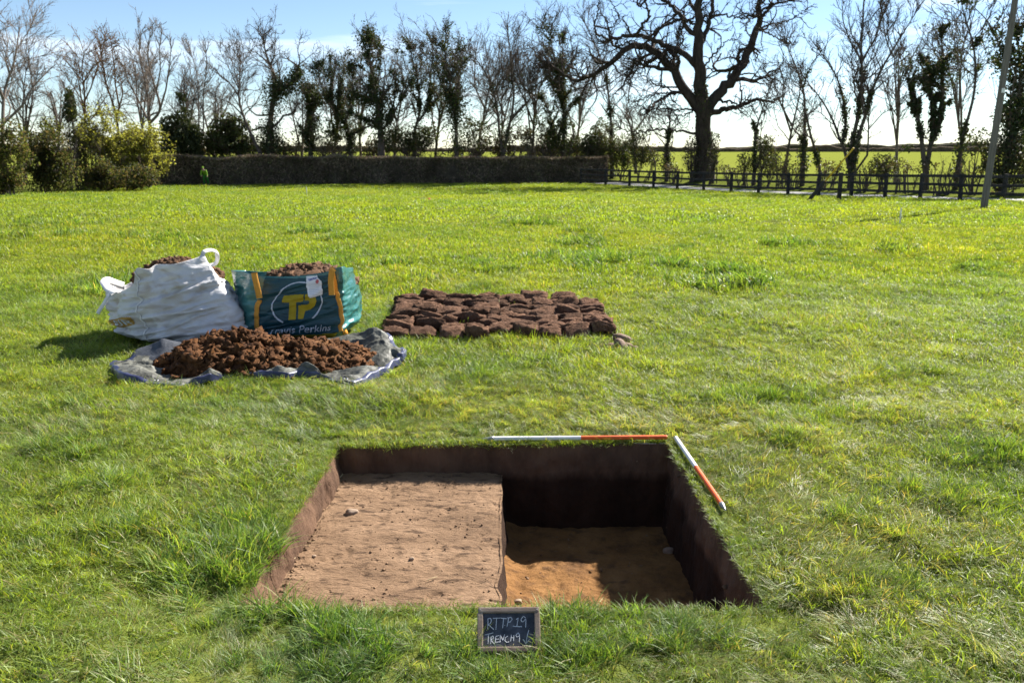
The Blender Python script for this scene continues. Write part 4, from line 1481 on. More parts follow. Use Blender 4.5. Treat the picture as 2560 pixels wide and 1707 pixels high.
add_protos('short', 8, nb=30, rad=0.06, h0=0.022, h1=0.05, w=0.0034, lean=1.1, cols=G1 + G2, dry=0.09)
add_protos('long', 7, nb=30, rad=0.055, h0=0.03, h1=0.065, w=0.0035, lean=0.95, cols=G1 + G2, dry=0.09)
add_protos('tuss', 5, nb=95, rad=0.05, h0=0.05, h1=0.11, w=0.0036, lean=0.8, cols=G3 + G1 + G1, dry=0.05)
add_protos('lying', 8, nb=30, rad=0.06, h0=0.035, h1=0.075, w=0.0034, lean=1.45, cols=G4 + G1, dry=0.2, comb=0.0)
add_protos('mid', 5, nb=36, rad=0.12, h0=0.03, h1=0.065, w=0.008, lean=0.6, cols=G2, dry=0.03)
add_protos('far', 5, nb=40, rad=0.32, h0=0.035, h1=0.075, w=0.022, lean=0.55, cols=G2, dry=0.02)
add_protos('fartuss', 3, nb=60, rad=0.16, h0=0.06, h1=0.14, w=0.011, lean=0.6, cols=G3 + G1, dry=0.02)

pts, scl, rot, idx = [], [], [], []


def clear_of(x, y):
    """False on the trench mouth, under turves, bags and tarpaulin."""
    tx, ty = x, y
    ok = ~((tx > TX0 - 0.004) & (tx < TX1 + 0.004) & (ty > TY0 - 0.006) & (ty < TY1 + 0.02 + 0.02 * (tx + 1)))
    ok &= ~((x > -1.2 - 0.06 * (y - 7.2)) & (x < 0.93) & (y > 7.2) & (y < 8.86))
    ok &= ~((x > -3.3) & (x < -2.2) & (y > 6.75) & (y < 7.75))
    ok &= ~((x > -2.42) & (x < -1.36) & (y > 7.1) & (y < 8.0))
    ok &= ~((np.abs(x + 0.012) < 0.118) & (y > 2.385) & (y < 2.545))
    ok &= ~in_poly(x, y, [(a, b) for a, b in (ctr + (ring[::8] - ctr) * 1.02)[:, :2]])
    return ok


def strew(n, y0, y1, pick, smin, smax, tilt=0.25, xw=0.66, pad=1.6, mask=True):
    """n random spots in the part of the field between y0 and y1 that can be seen."""
    y = np.sqrt(rg.uniform(y0 * y0, y1 * y1, n))
    x = rg.uniform(-1, 1, n) * (xw * y + pad)
    if mask:
        k = clear_of(x, y)
        x, y = x[k], y[k]
    s_ = lane_s(x, y)
    k = (s_ < 0.6) & (x > -28.5 - 0.0 * y)
    x, y = x[k], y[k]
    add(x, y, pick, smin, smax, tilt)


def add(x, y, pick, smin, smax, tilt=0.25, zoff=0.0):
    n = len(x)
    k, sc, rz = pick(x, y)
    wx_, wy_ = warp(x, y)
    pts.append(np.stack([wx_, wy_, ground_z(wx_, wy_) + zoff], -1))
    scl.append(sc * rg.uniform(smin, smax, n))
    rot.append(np.stack([rg.normal(0, tilt, n), rg.normal(0, tilt, n), rz], -1))
    idx.append(k)


def choose(kind, n):
    return kinds[kind][rg.integers(len(kinds[kind]), size=n)]


def worn(x, y):
    """How trodden the sward is: most round the trench."""
    d = np.maximum(np.maximum(TX0 - x, x - TX1), np.maximum(TY0 - y, y - TY1))
    p = np.stack([x, y, 0 * x], -1)
    side = np.where(x > 0.9, 1.0, np.where(x < -1.0, 0.6, 1.0))
    path = 0.8 * np.exp(-((x + 0.9) / 1.6) ** 2 - ((y - 5.3) / 0.9) ** 2)
    return np.clip(np.maximum(side * np.exp(-(np.maximum(d, 0) / 1.0) ** 2), path) + 0.35 * fbm(p, 1.1, 3, 51), 0, 1)


def pick_near(x, y):
    n = len(x)
    p = np.stack([x, y, 0 * x], -1)
    w = worn(x, y)
    thick = fbm(p, 1.5, 3, 15)
    u = rg.random(n)
    k = choose('short', n)
    sc = (1.0 + 0.25 * thick) * np.where((y < TY0) & (np.abs(x) < 1.1), 0.8, 1.0)
    rz = rg.uniform(0, 2 * math.pi, n)
    m = u < w * 0.85
    k[m] = choose('lying', m.sum())
    rz[m] = -2.2 + 2.6 * fbm(p[m], 1.6, 2, 33) + rg.normal(0, 0.9, m.sum())
    sc[m] *= 0.85
    m2 = ~m & (u < w * 0.85 + 0.45 * (0.6 + thick))
    k[m2] = choose('long', m2.sum())
    e = np.maximum(np.maximum(TX0 - x, x - TX1), np.maximum(TY0 - y, y - TY1))
    sc = sc * (0.5 + 0.5 * sstep(e, 0.02, 0.16))
    return k, sc, rz


strew(34000, 1.7, 6.0, pick_near, 0.8, 1.2, 0.3)
strew(30000, 6.0, 11.0, pick_near, 1.0, 1.5, 0.3)


def pick_mid(x, y):
    n = len(x)
    p = np.stack([x, y, 0 * x], -1)
    thick = fbm(p, 0.8, 3, 15)
    k = choose('mid', n)
    sc = 1.0 + 0.3 * thick
    m = (thick > 0.85) & (rg.random(n) < 0.3)
    k[m] = choose('fartuss', m.sum())
    return k, sc, rg.uniform(0, 2 * math.pi, n)


strew(30000, 9.5, 20.0, pick_mid, 0.8, 1.25)


def pick_far(x, y):
    n = len(x)
    p = np.stack([x, y, 0 * x], -1)
    thick = fbm(p, 0.35, 3, 15)
    k = choose('far', n)
    m = (thick > 0.8) & (rg.random(n) < 0.3)
    k[m] = choose('fartuss', m.sum())
    return k, 1.0 + 0.3 * thick, rg.uniform(0, 2 * math.pi, n)


strew(34000, 19.0, 70.0, pick_far, 0.8, 1.25, 0.15, 0.64)

# overhanging lip of the trench
nl = 800
u = rg.random(nl)
side = rg.integers(0, 4, nl)
lx = np.where(side < 2, TX0 + u * (TX1 - TX0), np.where(side == 2, TX0 - 0.008, TX1 + 0.008))
ly = np.where(side == 0, TY0 - 0.008, np.where(side == 1, TY1 + 0.008 + 0.03 * u, TY0 + u * (TY1 - TY0)))
faceang = np.select([side == 0, side == 1, side == 2], [math.pi / 2, -math.pi / 2, 0.0], math.pi)


def pick_lip(x, y):
    n = len(x)
    k = np.where(rg.random(n) < 0.5, choose('long', n), choose('short', n))
    return k, np.where(ly < TY0 + 0.01, 0.6, np.where(ly > TY1, 0.85, 0.6)), faceang + rg.normal(0, 1.2, n)


add(lx, ly, pick_lip, 0.7, 1.15, 0.2, 0.004)

# tussocks picked out in the photograph: (pixel, pixel, size in metres, length factor)
tus = [(1890, 990, .22, 1.25), (1985, 985, .16, 1.1), (1760, 1000, .14, .9), (1990, 1055, .2, 1.0), (2070, 1035, .2, .9), (2480, 1135, .28, 1.1), (2430, 1150, .2, .9), (590, 1310, .18, 1.1),
       (560, 1390, .24, 1.3), (520, 1430, .18, 1.1), (610, 1440, .14, 1.2), (640, 1370, .12, 1.2), (1322, 567, .45, 1.6), (1430, 612, .35, 1.2), (1525, 650, .3, 1.1), (1690, 664, .3, 1.1), (1795, 682, .25, 1.1),
       (1856, 682, .25, 1.0), (1865, 720, .3, 1.2), (1180, 722, .3, 1.1), (780, 585, .35, 1.2), (855, 600, .3, 1.0), (1170, 950, .2, .9), (2220, 938, .3, 1.0), (2060, 925, .2, .8), (1450, 1560, .2, .9),
       (2230, 1460, .2, .8), (2290, 1240, .3, .9), (1950, 1110, .2, .8), (200, 1020, .2, 1.0), (140, 1130, .15, .9), (220, 1140, .16, .9), (290, 1220, .2, .9), (690, 985, .14, .7), (650, 1545, .2, .9),
       (860, 1640, .25, .9), (1480, 1650, .22, .8), (1700, 1600, .2, .8), (2100, 1290, .2, .8), (980, 820, .16, 1.3), (955, 800, .12, 1.2), (1285, 490, .4, 1.2), (1010, 870, .14, 1.0), (330, 1340, .2, .9), (1220, 1660, .16, .9)]
n_seen = len(tus)
for _ in range(90):
    tus.append((rg.uniform(0, 2560), rg.uniform(900, 1700), rg.uniform(0.05, 0.11), rg.uniform(0.6, 1.0)))
for _ in range(130):
    tus.append((rg.uniform(0, 2560), 470 + 430 * rg.random() ** 1.5, rg.uniform(0.10, 0.28), rg.uniform(0.6, 1.0)))
for i_, (uu, vv, sz, lf) in enumerate(tus):
    lf = lf * (1.45 if i_ < n_seen else 0.9)
    sz = sz * (0.8 if i_ < n_seen else 1.0)
    c = thit(uu, vv)
    far = c[1] > 10
    n = int((30 if far else 26) * (sz / 0.2) ** 1.5)
    x = c[0] + rg.normal(0, sz * 0.55, n)
    y = c[1] + rg.normal(0, sz * 0.4, n)
    k = clear_of(x, y)
    x, y = x[k], y[k]
    kind = 'fartuss' if far else 'tuss'
    add(x, y, lambda a, b: (choose(kind, len(a)), np.full(len(a), 0.75 * lf), rg.uniform(0, 6.28, len(a))), 0.7, 1.1, 0.3)
# tufts growing through the turves and against the things standing on the grass
gapx, gapy = rg.uniform(-1.15, 0.9, 70), rg.uniform(7.2, 8.8, 70)
add(gapx, gapy, lambda a, b: (choose('long', len(a)), np.full(len(a), 1.0), rg.uniform(0, 6.28, len(a))), 0.8, 1.4, 0.3, 0.03)
add(rg.uniform(-1.2, 0.95, 260), 7.12 + rg.normal(0, 0.035, 260), lambda a, b: (choose('long', len(a)), np.full(len(a), 1.0), rg.uniform(0, 6.28, len(a))), 0.8, 1.4, 0.3)
add(-1.28 + rg.normal(0, 0.06, 160), rg.uniform(7.1, 8.6, 160), lambda a, b: (choose('tuss', len(a)), np.full(len(a), 0.8), rg.uniform(0, 6.28, len(a))), 0.6, 1.1, 0.3)
add(rg.uniform(-0.13, 0.11, 60), 2.40 + rg.normal(0, 0.02, 60), lambda a, b: (choose('short', len(a)), np.full(len(a), 0.5), rg.uniform(0, 6.28, len(a))), 0.7, 1.0, 0.3)

pts, scl, rot, idx = (np.concatenate(a) for a in (pts, scl, rot, idx))
gm = bpy.data.meshes.new('grass')
gm.vertices.add(len(pts))
gm.vertices.foreach_set('co', pts.astype(np.float32).ravel())
for nm, ty, arr in (('clump_scale', 'FLOAT', scl), ('clump_rotation', 'FLOAT_VECTOR', rot), ('clump_index', 'INT', idx)):
    at = gm.attributes.new(nm, ty, 'POINT')
    at.data.foreach_set('vector' if ty == 'FLOAT_VECTOR' else 'value', arr.astype(np.int32 if ty == 'INT' else np.float32).ravel())
grass = link('grass', gm, None, None, 'green pasture grass, worn pale round the trench and tufted elsewhere', 'grass', kind='stuff')
ng = bpy.data.node_groups.new('set_out_clumps', 'GeometryNodeTree')
ng.interface.new_socket('Geometry', in_out='INPUT', socket_type='NodeSocketGeometry')
ng.interface.new_socket('Geometry', in_out='OUTPUT', socket_type='NodeSocketGeometry')
gi, go = ng.nodes.new('NodeGroupInput'), ng.nodes.new('NodeGroupOutput')
iop = ng.nodes.new('GeometryNodeInstanceOnPoints')
ci = ng.nodes.new('GeometryNodeCollectionInfo')
ci.inputs['Collection'].default_value = protos
ci.inputs['Separate Children'].default_value = True
ci.inputs['Reset Children'].default_value = True
iop.inputs['Pick Instance'].default_value = True


def named(nm, ty):
    n_ = ng.nodes.new('GeometryNodeInputNamedAttribute')
    n_.data_type = ty
    n_.inputs['Name'].default_value = nm
    return n_.outputs['Attribute']


lk = ng.links.new
lk(gi.outputs[0], iop.inputs['Points'])
lk(ci.outputs[0], iop.inputs['Instance'])
lk(named('clump_index', 'INT'), iop.inputs['Instance Index'])
e2r = ng.nodes.new('FunctionNodeEulerToRotation')
lk(named('clump_rotation', 'FLOAT_VECTOR'), e2r.inputs[0])
lk(e2r.outputs[0], iop.inputs['Rotation'])
lk(named('clump_scale', 'FLOAT'), iop.inputs['Scale'])
lk(iop.outputs[0], go.inputs[0])
grass.modifiers.new('clumps', 'NODES').node_group = ng

# ------------------------------------------------------------------ trees, hedges and the rest of the background
def lane_depth(u, s):
    """Distance at which the sight line through photo column u is s metres beyond the fence line."""
    k = ray(u, 420)
    k = k[0] / k[1]
    return (s + L0[0] * LN[0] + L0[1] * LN[1]) / (k * LN[0] + LN[1])


def hedge_y(x):
    return 61.5 + (x + 26.0) / 33.3 * 4.5


def tree_depth(u, s):
    """Distance for a tree s metres behind the clipped hedge (left of the lane) or beyond the fence (right)."""
    if u > 1500:
        return lane_depth(u, s + 5.0)
    k = ray(u, 420)
    k = k[0] / k[1]
    for_y = 64.0
    for _ in range(6):
        for_y = hedge_y(k * for_y) + s + 1.0
    return for_y


TILES = {4: (0, 0, 3.016), 5: (480, 50, 3.336), 6: (1000, 40, 3.409), 7: (1400, 0, 2.903), 8: (1940, 0, 2.613), 0: (0, 0, 1.0)}


class Traced(list):
    """Photo pixels read off an enlarged part of the photograph; scale = that enlargement."""
    scale = 1.0


def px(tile, pts):
    a, b, s_ = TILES[tile]
    out = Traced((a + x / s_, b + y / s_) for x, y in pts)
    out.scale = s_
    return out


def traced(pts_px, Y, r, spread, n=18, kink=0.0):
    """A limb traced in the photograph, given its own wander in depth."""
    q = smooth_line(pts_px, n) if len(pts_px) > 2 else resample(pts_px, n)
    if kink:
        q = q + np.clip(r.normal(0, kink, q.shape), -2 * kink, 2 * kink) * np.clip(np.linspace(0, 4, n), 0, 1)[:, None]
    t = np.linspace(0, 1, n)
    dY = spread * t * r.uniform(-1, 1) + 0.25 * spread * np.sin(t * r.uniform(2, 6) + r.uniform(0, 6)) * t
    return np.array([dpt(u, v, Y + d) for (u, v), d in zip(q, dY)])


def sprout(P, R, r, per_m, t0, lenf, ang, up, gnarl, npts, rf, rmin, lmin=0.15, lmax=9.0, t1=1.0, grav=0.0):
    m, n = P.shape[:2]
    seg = np.linalg.norm(np.diff(P, axis=1), axis=2)
    Lp = seg.sum(1)
    cnt = r.poisson(per_m * Lp * (t1 - t0))
    ii = np.repeat(np.arange(m), cnt)
    k = len(ii)
    if k == 0:
        return np.zeros((0, npts, 3)), np.zeros((0, npts))
    t = r.uniform(t0, t1, k) * (n - 1.001)
    a = np.floor(t).astype(int)
    f = (t - a)[:, None]
    pos = P[ii, a] * (1 - f) + P[ii, a + 1] * f
    rad = R[ii, a] * (1 - f[:, 0]) + R[ii, a + 1] * f[:, 0]
    tan = norm(P[ii, a + 1] - P[ii, a])
    rv = r.normal(size=(k, 3))
    perp = norm(rv - (rv * tan).sum(-1, keepdims=True) * tan)
    an = r.normal(ang, 0.22, k)[:, None]
    d = norm(np.cos(an) * tan + np.sin(an) * perp + np.array([0, 0, up]))
    L = np.clip(lenf * Lp[ii] * (1.05 - 0.6 * t / (n - 1)) * r.uniform(0.5, 1.25, k), lmin, lmax)
    pts_ = [pos]
    for s_ in range(npts - 1):
        pts_.append(pts_[-1] + d * (L / (npts - 1))[:, None])
        d = norm(d + gnarl * r.normal(size=(k, 3)) + np.array([0, 0, up * 0.35 - grav]))
    r0 = np.maximum(rad * rf * r.uniform(0.7, 1.1, k), rmin)
    tp = np.linspace(1, 0.3, npts)[None]
    return np.stack(pts_, 1), np.maximum(r0[:, None] * tp, rmin * 0.7)


def ivy_on(P, R, r, per_m, spread, t0, t1, size=(0.05, 0.11)):
    """Leaf positions round limbs P between fractions t0 and t1 of their length."""
    m, n = P.shape[:2]
    Lp = np.linalg.norm(np.diff(P, axis=1), axis=2).sum(1)
    cnt = (0.75 * per_m * Lp * (t1 - t0)).astype(int)
    ii = np.repeat(np.arange(m), cnt)
    k = len(ii)
    t = r.uniform(t0, t1, k) * (n - 1.001)
    a = np.floor(t).astype(int)
    f = (t - a)[:, None]
    pos = P[ii, a] * (1 - f) + P[ii, a + 1] * f
    rad = R[ii, a]
    lump = 0.35 + 1.0 * np.clip(fbm(pos, 0.9, 2, 17) + 0.4, 0, 1.3)
    keep_ = fbm(pos * np.array([1, 1, 1.0]) + r.normal(0, 0.12, pos.shape), 1.5, 2, 71) > -0.12
    C = pos + norm(r.normal(size=(k, 3))) * (rad * 0.9 + spread * lump * np.minimum(np.abs(r.normal(0, 0.65, k)) ** 0.8, 1.15) * (1.1 - 0.7 * t / (n - 1)))[:, None]
    return C[keep_], r.uniform(*size, k)[keep_]


IVY = (0.042, 0.062, 0.022)


def make_tree(name, label, stems, Y, seed, bark, group=None, cat='tree', spread=2.0, l1=(0.9, 0.32), l2=(2.6, 0.45), l3=(5.0, 0.5), l4=None, gnarl=0.18,
              up=0.15, ivy=None, ivy_col=IVY, ivy_limbs=None, base_w=1.0, twig=0.0105, ang=0.85, first=0.25, alt=(0.075, 0.06, 0.035), palt=0.25, first0=None, kink=0.0, n=18):
    """stems: list of (pixel points, width px at start, width px at end). ivy: (leaves per m, spread m, up to fraction)."""
    r = np.random.default_rng(seed)
    ppm = FPX / (Y * _c + 0.3)
    P, R = [], []
    for pts_px, w0, w1 in stems:
        P.append(traced(pts_px, Y, r, spread, n, kink))
        R.append(np.linspace(w0, w1, n) / pts_px.scale / ppm / 2)
    P, R = np.array(P), np.array(R)
    cam_p = np.array([0, 0, CAM_H])
    for k in range(1, len(P)):                       # limbs spring from the stem they meet
        prev = P[:k].reshape(-1, 3)
        dd = np.hypot(prev[:, 0] - P[k, 0, 0], prev[:, 2] - P[k, 0, 2])
        if dd.min() < 0.9:
            f_ = prev[dd.argmin(), 1] / P[k, 0, 1]
            P[k] = cam_p + (P[k] - cam_p) * f_
            w_ = np.clip(1 - np.arange(n) / 6.0, 0, 1)[:, None]
            P[k] = P[k] + (prev[dd.argmin()] - P[k, 0]) * w_
    foot = P[0, 0].copy()
    gz = float(terrain(foot[0], foot[1]))
    P[0, 0, 2] = min(P[0, 0, 2], gz - 0.1)           # first stem stands in the ground
    R[0, :3] *= np.array([1.35, 1.15, 1.05])
    root = empty(name, (foot[0], foot[1], gz), label, cat, group)
    for k in range(len(P)):
        Vt, Ft = tubes(P[k:k + 1], R[k:k + 1], 9)
        obj('trunk' if k == 0 else 'limb', Vt, Ft, bark, root, smooth=True)
    B1, R1 = sprout(P, R, r, l1[0] * 1.35, first, l1[1] * 1.6, ang, up, gnarl, 10, 0.55, twig * 2.5, lmin=0.6, lmax=6.0)
    if first0 is not None:
        Ba, Ra = sprout(P[:1], R[:1], r, l1[0] * 1.35, first0, l1[1] * 1.0, ang, up, gnarl, 10, 0.55, twig * 2.5, lmin=0.6, lmax=6.0)
        Bb, Rb = sprout(P[1:], R[1:], r, l1[0] * 1.35, first, l1[1] * 1.6, ang, up, gnarl, 10, 0.55, twig * 2.5, lmin=0.6, lmax=6.0)
        B1, R1 = np.concatenate([Ba, Bb]), np.concatenate([Ra, Rb])
    seg = np.linalg.norm(np.diff(P, axis=1), axis=2).sum(1)
    Be, Re = sprout(P, R, r, 60.0 / seg.mean(), 0.94, 0.34, 0.42, up, gnarl, 10, 0.8, twig * 2.0, lmin=0.8, lmax=3.5)
    B1, R1 = np.concatenate([B1, Be]), np.concatenate([R1, Re])
    B2, R2 = sprout(B1, R1, r, l2[0], 0.12, l2[1] * 1.25, 0.75, up, gnarl * 1.1, 6, 0.6, twig * 1.4, lmin=0.4)
    Bt, Rt = sprout(P, R, r, l1[0] * 1.2, max(0.45, first0 or 0), l1[1] * 0.45, 0.8, up, gnarl * 1.2, 6, 0.35, twig * 1.5, lmin=0.4)
    B2, R2 = np.concatenate([B2, Bt]), np.concatenate([R2, Rt])
    B3, R3 = sprout(B2, R2, r, l3[0], 0.1, l3[1] * 1.15, 0.65, up * 0.8, gnarl * 1.2, 4, 0.7, twig, lmin=0.3)
    parts = [tubes(B1, R1, 5), tubes(B2, R2, 4), tubes(B3, R3, 3)]
    if l4:
        B4, R4 = sprout(B3, R3, r, l4[0], 0.1, l4[1], 0.6, up * 0.6, gnarl * 1.2, 3, 0.8, twig * 0.85, lmin=0.15)
        parts.append(tubes(B4, R4, 3))
    parts = [p_ for p_ in parts if len(p_[0])]
    Vj, Fj = join(parts)
    obj('crown', Vj, Fj, bark, root, smooth=True)
    if ivy:
        Cs, Ss = [], []
        sel = range(len(P)) if ivy_limbs is None else ivy_limbs
        for k in sel:
            c, s_ = ivy_on(P[k:k + 1], R[k:k + 1], r, ivy[0], ivy[1], 0.0, ivy[2] if k == 0 or ivy_limbs else ivy[2] * 0.8)
            Cs.append(c)
            Ss.append(s_)
        if len(ivy) > 3:                            # ivy out along the branches too
            c, s_ = ivy_on(B1, R1, r, ivy[0] * ivy[3], ivy[1] * 0.7, 0.0, 0.6)
            Cs.append(c)
            Ss.append(s_)
        C, S_ = np.concatenate(Cs), np.concatenate(Ss)
        Vl, Fl = leaves(C, S_, r)
        obj('ivy', Vl, Fl, M['foliage'], root, col=leaf_cols(len(C), ivy_col, r, 0.4, alt, palt))
    return root


def blob_leaves(blobs, per_m3, r, thr=-0.05, freq=1.0, seed=3):
    """Leaf centres in a union of ellipsoids [(c, radii)], broken up by noise."""
    out = []
    for c, rd in blobs:
        vol = 4.19 * rd[0] * rd[1] * rd[2]
        n = int(vol * per_m3)
        q = norm(r.normal(size=(n, 3))) * (r.random(n) ** 0.42)[:, None]
        p_ = np.array(c) + q * np.array(rd) * (1 + 0.28 * fbm(q * 2.2 + np.array(c) * 0.3, 1.0, 2, seed))[:, None]
        out.append(p_[fbm(p_, freq, 3, seed + 1) > thr])
    return np.concatenate(out)


def shrub(name, label, blobs_px, Y, seed, colr, density=70, size=(0.06, 0.13), group=None, depth=0.8, alt=None, palt=0.0, thr=-0.1, freq=1.0, stems=5, cat='shrub', aspect=0.6, bark=None, grow=1.12, leaf=None):
    """blobs_px: (tile, cx, cy, rx, ry) ellipses seen in the photograph; each becomes a rounded mass with depth."""
    r = np.random.default_rng(seed)
    ppm = FPX / (Y * _c + 0.3)
    blobs, lo, cx = [], 1e9, []
    for tile, x, y_, rx, ry in blobs_px:
        a, b, s_ = TILES[tile]
        c = dpt(a + x / s_, b + y_ / s_, Y + r.uniform(-0.4, 0.4))
        rd = np.array([rx / s_ / ppm, max(0.35, rx / s_ / ppm * depth), ry / s_ / ppm]) * grow
        blobs.append((c, rd))
        cx.append(c)
    cm = np.mean(cx, 0)
    gz = float(terrain(cm[0], Y))
    root = empty(name, (cm[0], Y, gz), label, cat, group)
    C = blob_leaves(blobs, density * 5.0, r, thr, freq, seed)
    C = C[C[:, 2] > terrain(C[:, 0], C[:, 1]) - 0.02]
    S_ = r.uniform(*size, len(C)) * 1.25
    Vl, Fl = leaves(C, S_, r, aspect)
    obj('foliage', Vl, Fl, leaf or M['foliage'], root, col=leaf_cols(len(C), colr, r, 0.4, alt, palt))
    P, R = [], []
    for k in range(stems):
        c, rd = blobs[k % len(blobs)]
        top = np.array(c) + r.uniform(-0.6, 0.6, 3) * rd
        foot = np.array([cm[0] + (c[0] - cm[0]) * 0.6 + r.normal(0, 0.15), c[1] + r.normal(0, 0.15), 0])
        foot[2] = terrain(foot[0], foot[1]) - 0.05
        P.append(smooth_line([foot, foot * 0.5 + top * 0.5 + r.normal(0, 0.12, 3), top], 10))
        R.append(np.linspace(0.045, 0.015, 10))
    P, R = np.array(P), np.array(R)
    for k in range(len(P)):
        Vt, Ft = tubes(P[k:k + 1], R[k:k + 1], 6)
        obj('stem', Vt, Ft, bark or M['bark'], root, smooth=True)
    B, Rb = sprout(P, R, r, 5, 0.2, 0.45, 0.7, 0.2, 0.2, 5, 0.6, 0.007, lmin=0.2)
    B2, Rb2 = sprout(B, Rb, r, 5, 0.1, 0.45, 0.7, 0.2, 0.2, 3, 0.7, 0.006, lmin=0.15)
    if len(B):
        Vj, Fj = join([tubes(B, Rb, 4)] + ([tubes(B2, Rb2, 3)] if len(B2) else []))
        obj('twigs', Vj, Fj, bark or M['bark'], root, kind='stuff')
    return root


# --- the oak, its limbs traced one by one
def oak():
    T = lambda *p_: px(7, p_)
    stems = [
        (T((1045, 1245), (1048, 1100), (1045, 950), (1040, 800), (1020, 640), (1010, 480), (1005, 330), (1003, 150), (1012, 0), (1000, -160), (1030, -330), (1010, -480)), 132, 14),
        (T((1060, 860), (1110, 730), (1200, 630), (1290, 540), (1350, 430), (1400, 300), (1440, 180), (1450, 60), (1445, -60), (1480, -200), (1460, -330)), 88, 16),
        (T((1010, 830), (930, 700), (865, 600), (830, 520), (770, 450), (720, 390), (640, 340), (580, 312), (520, 330), (460, 370), (410, 420), (330, 490), (240, 540), (190, 575), (85, 590), (45, 555), (0, 515), (-45, 505), (-90, 470)), 78, 13),
        (T((1000, 500), (930, 420), (860, 370), (760, 330), (640, 278), (560, 265), (470, 262), (400, 280), (330, 300)), 46, 20),
        (T((540, 275), (600, 190), (650, 120), (640, 60), (612, 0), (640, -90)), 25, 9), (T((640, 275), (720, 212), (800, 165), (900, 145), (965, 165)), 18, 22),
        (T((1000, 260), (945, 245), (910, 200), (900, 130), (800, 40), (735, -10), (640, -60), (560, -160)), 36, 12), (T((1012, 350), (1060, 240), (1100, 130), (1112, 40), (1100, -60), (1160, -190), (1150, -330)), 38, 11),
        (T((1105, 130), (1170, 105), (1250, 120), (1330, 140), (1420, 108)), 14, 9), (T((1452, 140), (1520, 60), (1600, 0), (1690, -80), (1740, -200)), 24, 8), (T((1460, 205), (1540, 180), (1640, 160), (1720, 120), (1800, 60)), 15, 5),
        (T((1440, 215), (1500, 240), (1560, 272), (1640, 312), (1720, 320)), 12, 4), (T((1090, 850), (1150, 815), (1200, 795), (1280, 780), (1370, 735), (1440, 720), (1520, 735), (1600, 720)), 46, 11),
        (T((1120, 720), (1230, 742), (1290, 765), (1400, 775)), 20, 6), (T((1310, 530), (1400, 540), (1480, 570), (1560, 580), (1620, 610)), 13, 4), (T((910, 660), (790, 690), (700, 740), (632, 800)), 24, 14),
        (T((880, 640), (740, 635), (660, 600), (600, 550), (500, 510), (440, 490)), 14, 4), (T((890, 660), (700, 682), (600, 720), (525, 742)), 15, 6), (T((990, 800), (850, 800), (760, 790), (640, 800), (560, 770)), 15, 4),
        (T((1000, 965), (850, 945), (650, 945), (590, 960), (480, 950), (430, 930)), 20, 6), (T((1000, 790), (870, 842), (800, 880), (740, 902)), 13, 4), (T((1030, 480), (1110, 410), (1160, 350), (1210, 300), (1272, 285)), 15, 5),
        (T((330, 295), (260, 240), (250, 170), (270, 100), (290, 20)), 17, 7), (T((400, 300), (410, 340), (470, 320), (520, 300)), 14, 10), (T((590, 330), (580, 400), (588, 480)), 13, 7), (T((250, 230), (380, 200), (430, 110), (380, 30), (330, -40)), 13, 5),
        (T((900, 150), (880, 230), (900, 290), (880, 320)), 12, 9), (T((620, 40), (570, 50), (560, 0), (500, -70)), 14, 6), (T((1400, 300), (1350, 210), (1370, 140), (1430, 100)), 10, 6), (T((40, 540), (10, 470), (25, 380), (-10, 300)), 11, 5),
        (T((1250, 560), (1270, 480), (1310, 440), (1290, 380)), 12, 4), (T((830, 510), (800, 470), (860, 430), (880, 370)), 13, 8)]
    return make_tree('oak_tree', 'huge bare oak with thick spreading limbs and an ivy-clad trunk behind the fence', stems, tree_depth(1758, 2.0), 101, M['bark_oak'], spread=3.2,
                     l1=(1.15, 0.26), l2=(2.5, 0.48), l3=(3.8, 0.48), l4=(1.6, 0.55), gnarl=0.34, up=0.06, ivy=(520, 0.28, 0.36), ivy_limbs=[0], twig=0.013, first=0.22, first0=0.62, kink=2.2, n=34)


oak()

BG = 'bare trees along the hedge'
bare = 'bare_tree'
D = M['bark']
t4 = lambda *p_: px(4, p_)
t5_ = lambda *p_: px(5, p_)
t6 = lambda *p_: px(6, p_)
t7 = lambda *p_: px(7, p_)
t8 = lambda *p_: px(8, p_)

# left end
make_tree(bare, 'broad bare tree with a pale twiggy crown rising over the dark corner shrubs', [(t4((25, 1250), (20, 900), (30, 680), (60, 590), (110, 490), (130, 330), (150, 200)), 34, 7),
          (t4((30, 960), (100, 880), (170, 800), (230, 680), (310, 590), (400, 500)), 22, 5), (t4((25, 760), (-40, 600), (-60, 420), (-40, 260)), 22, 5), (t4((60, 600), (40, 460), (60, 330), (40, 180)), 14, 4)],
          46, 201, M['bark_glare'], BG, spread=2.5, l1=(1.7, 0.36), l2=(3.4, 0.45), l3=(5.0, 0.5), twig=0.010, first=0.3)
make_tree(bare, 'thin bare tree with russet twigs rising from the yellow-green willows', [(t4((640, 1250), (640, 1000), (640, 700), (610, 520), (640, 380)), 24, 5), (t4((640, 900), (590, 600), (560, 480)), 13, 4), (t4((640, 800), (700, 620), (760, 420)), 13, 4)],
          57, 202, M['bark_red'], BG, l1=(2.0, 0.30), l2=(3.2, 0.45), l3=(4.2, 0.5), first=0.35)
make_tree(bare, 'forked russet-twigged tree between the willows and the tall vase-shaped one', [(t4((900, 1250), (890, 950), (860, 800), (800, 640), (770, 470), (760, 380)), 24, 5), (t4((880, 880), (930, 700), (900, 560)), 14, 4), (t4((860, 800), (870, 600), (850, 420), (840, 330)), 13, 4)],
          58, 203, M['bark_red'], BG, l1=(1.9, 0.28), l2=(3.2, 0.45), l3=(4.2, 0.5), first=0.35)
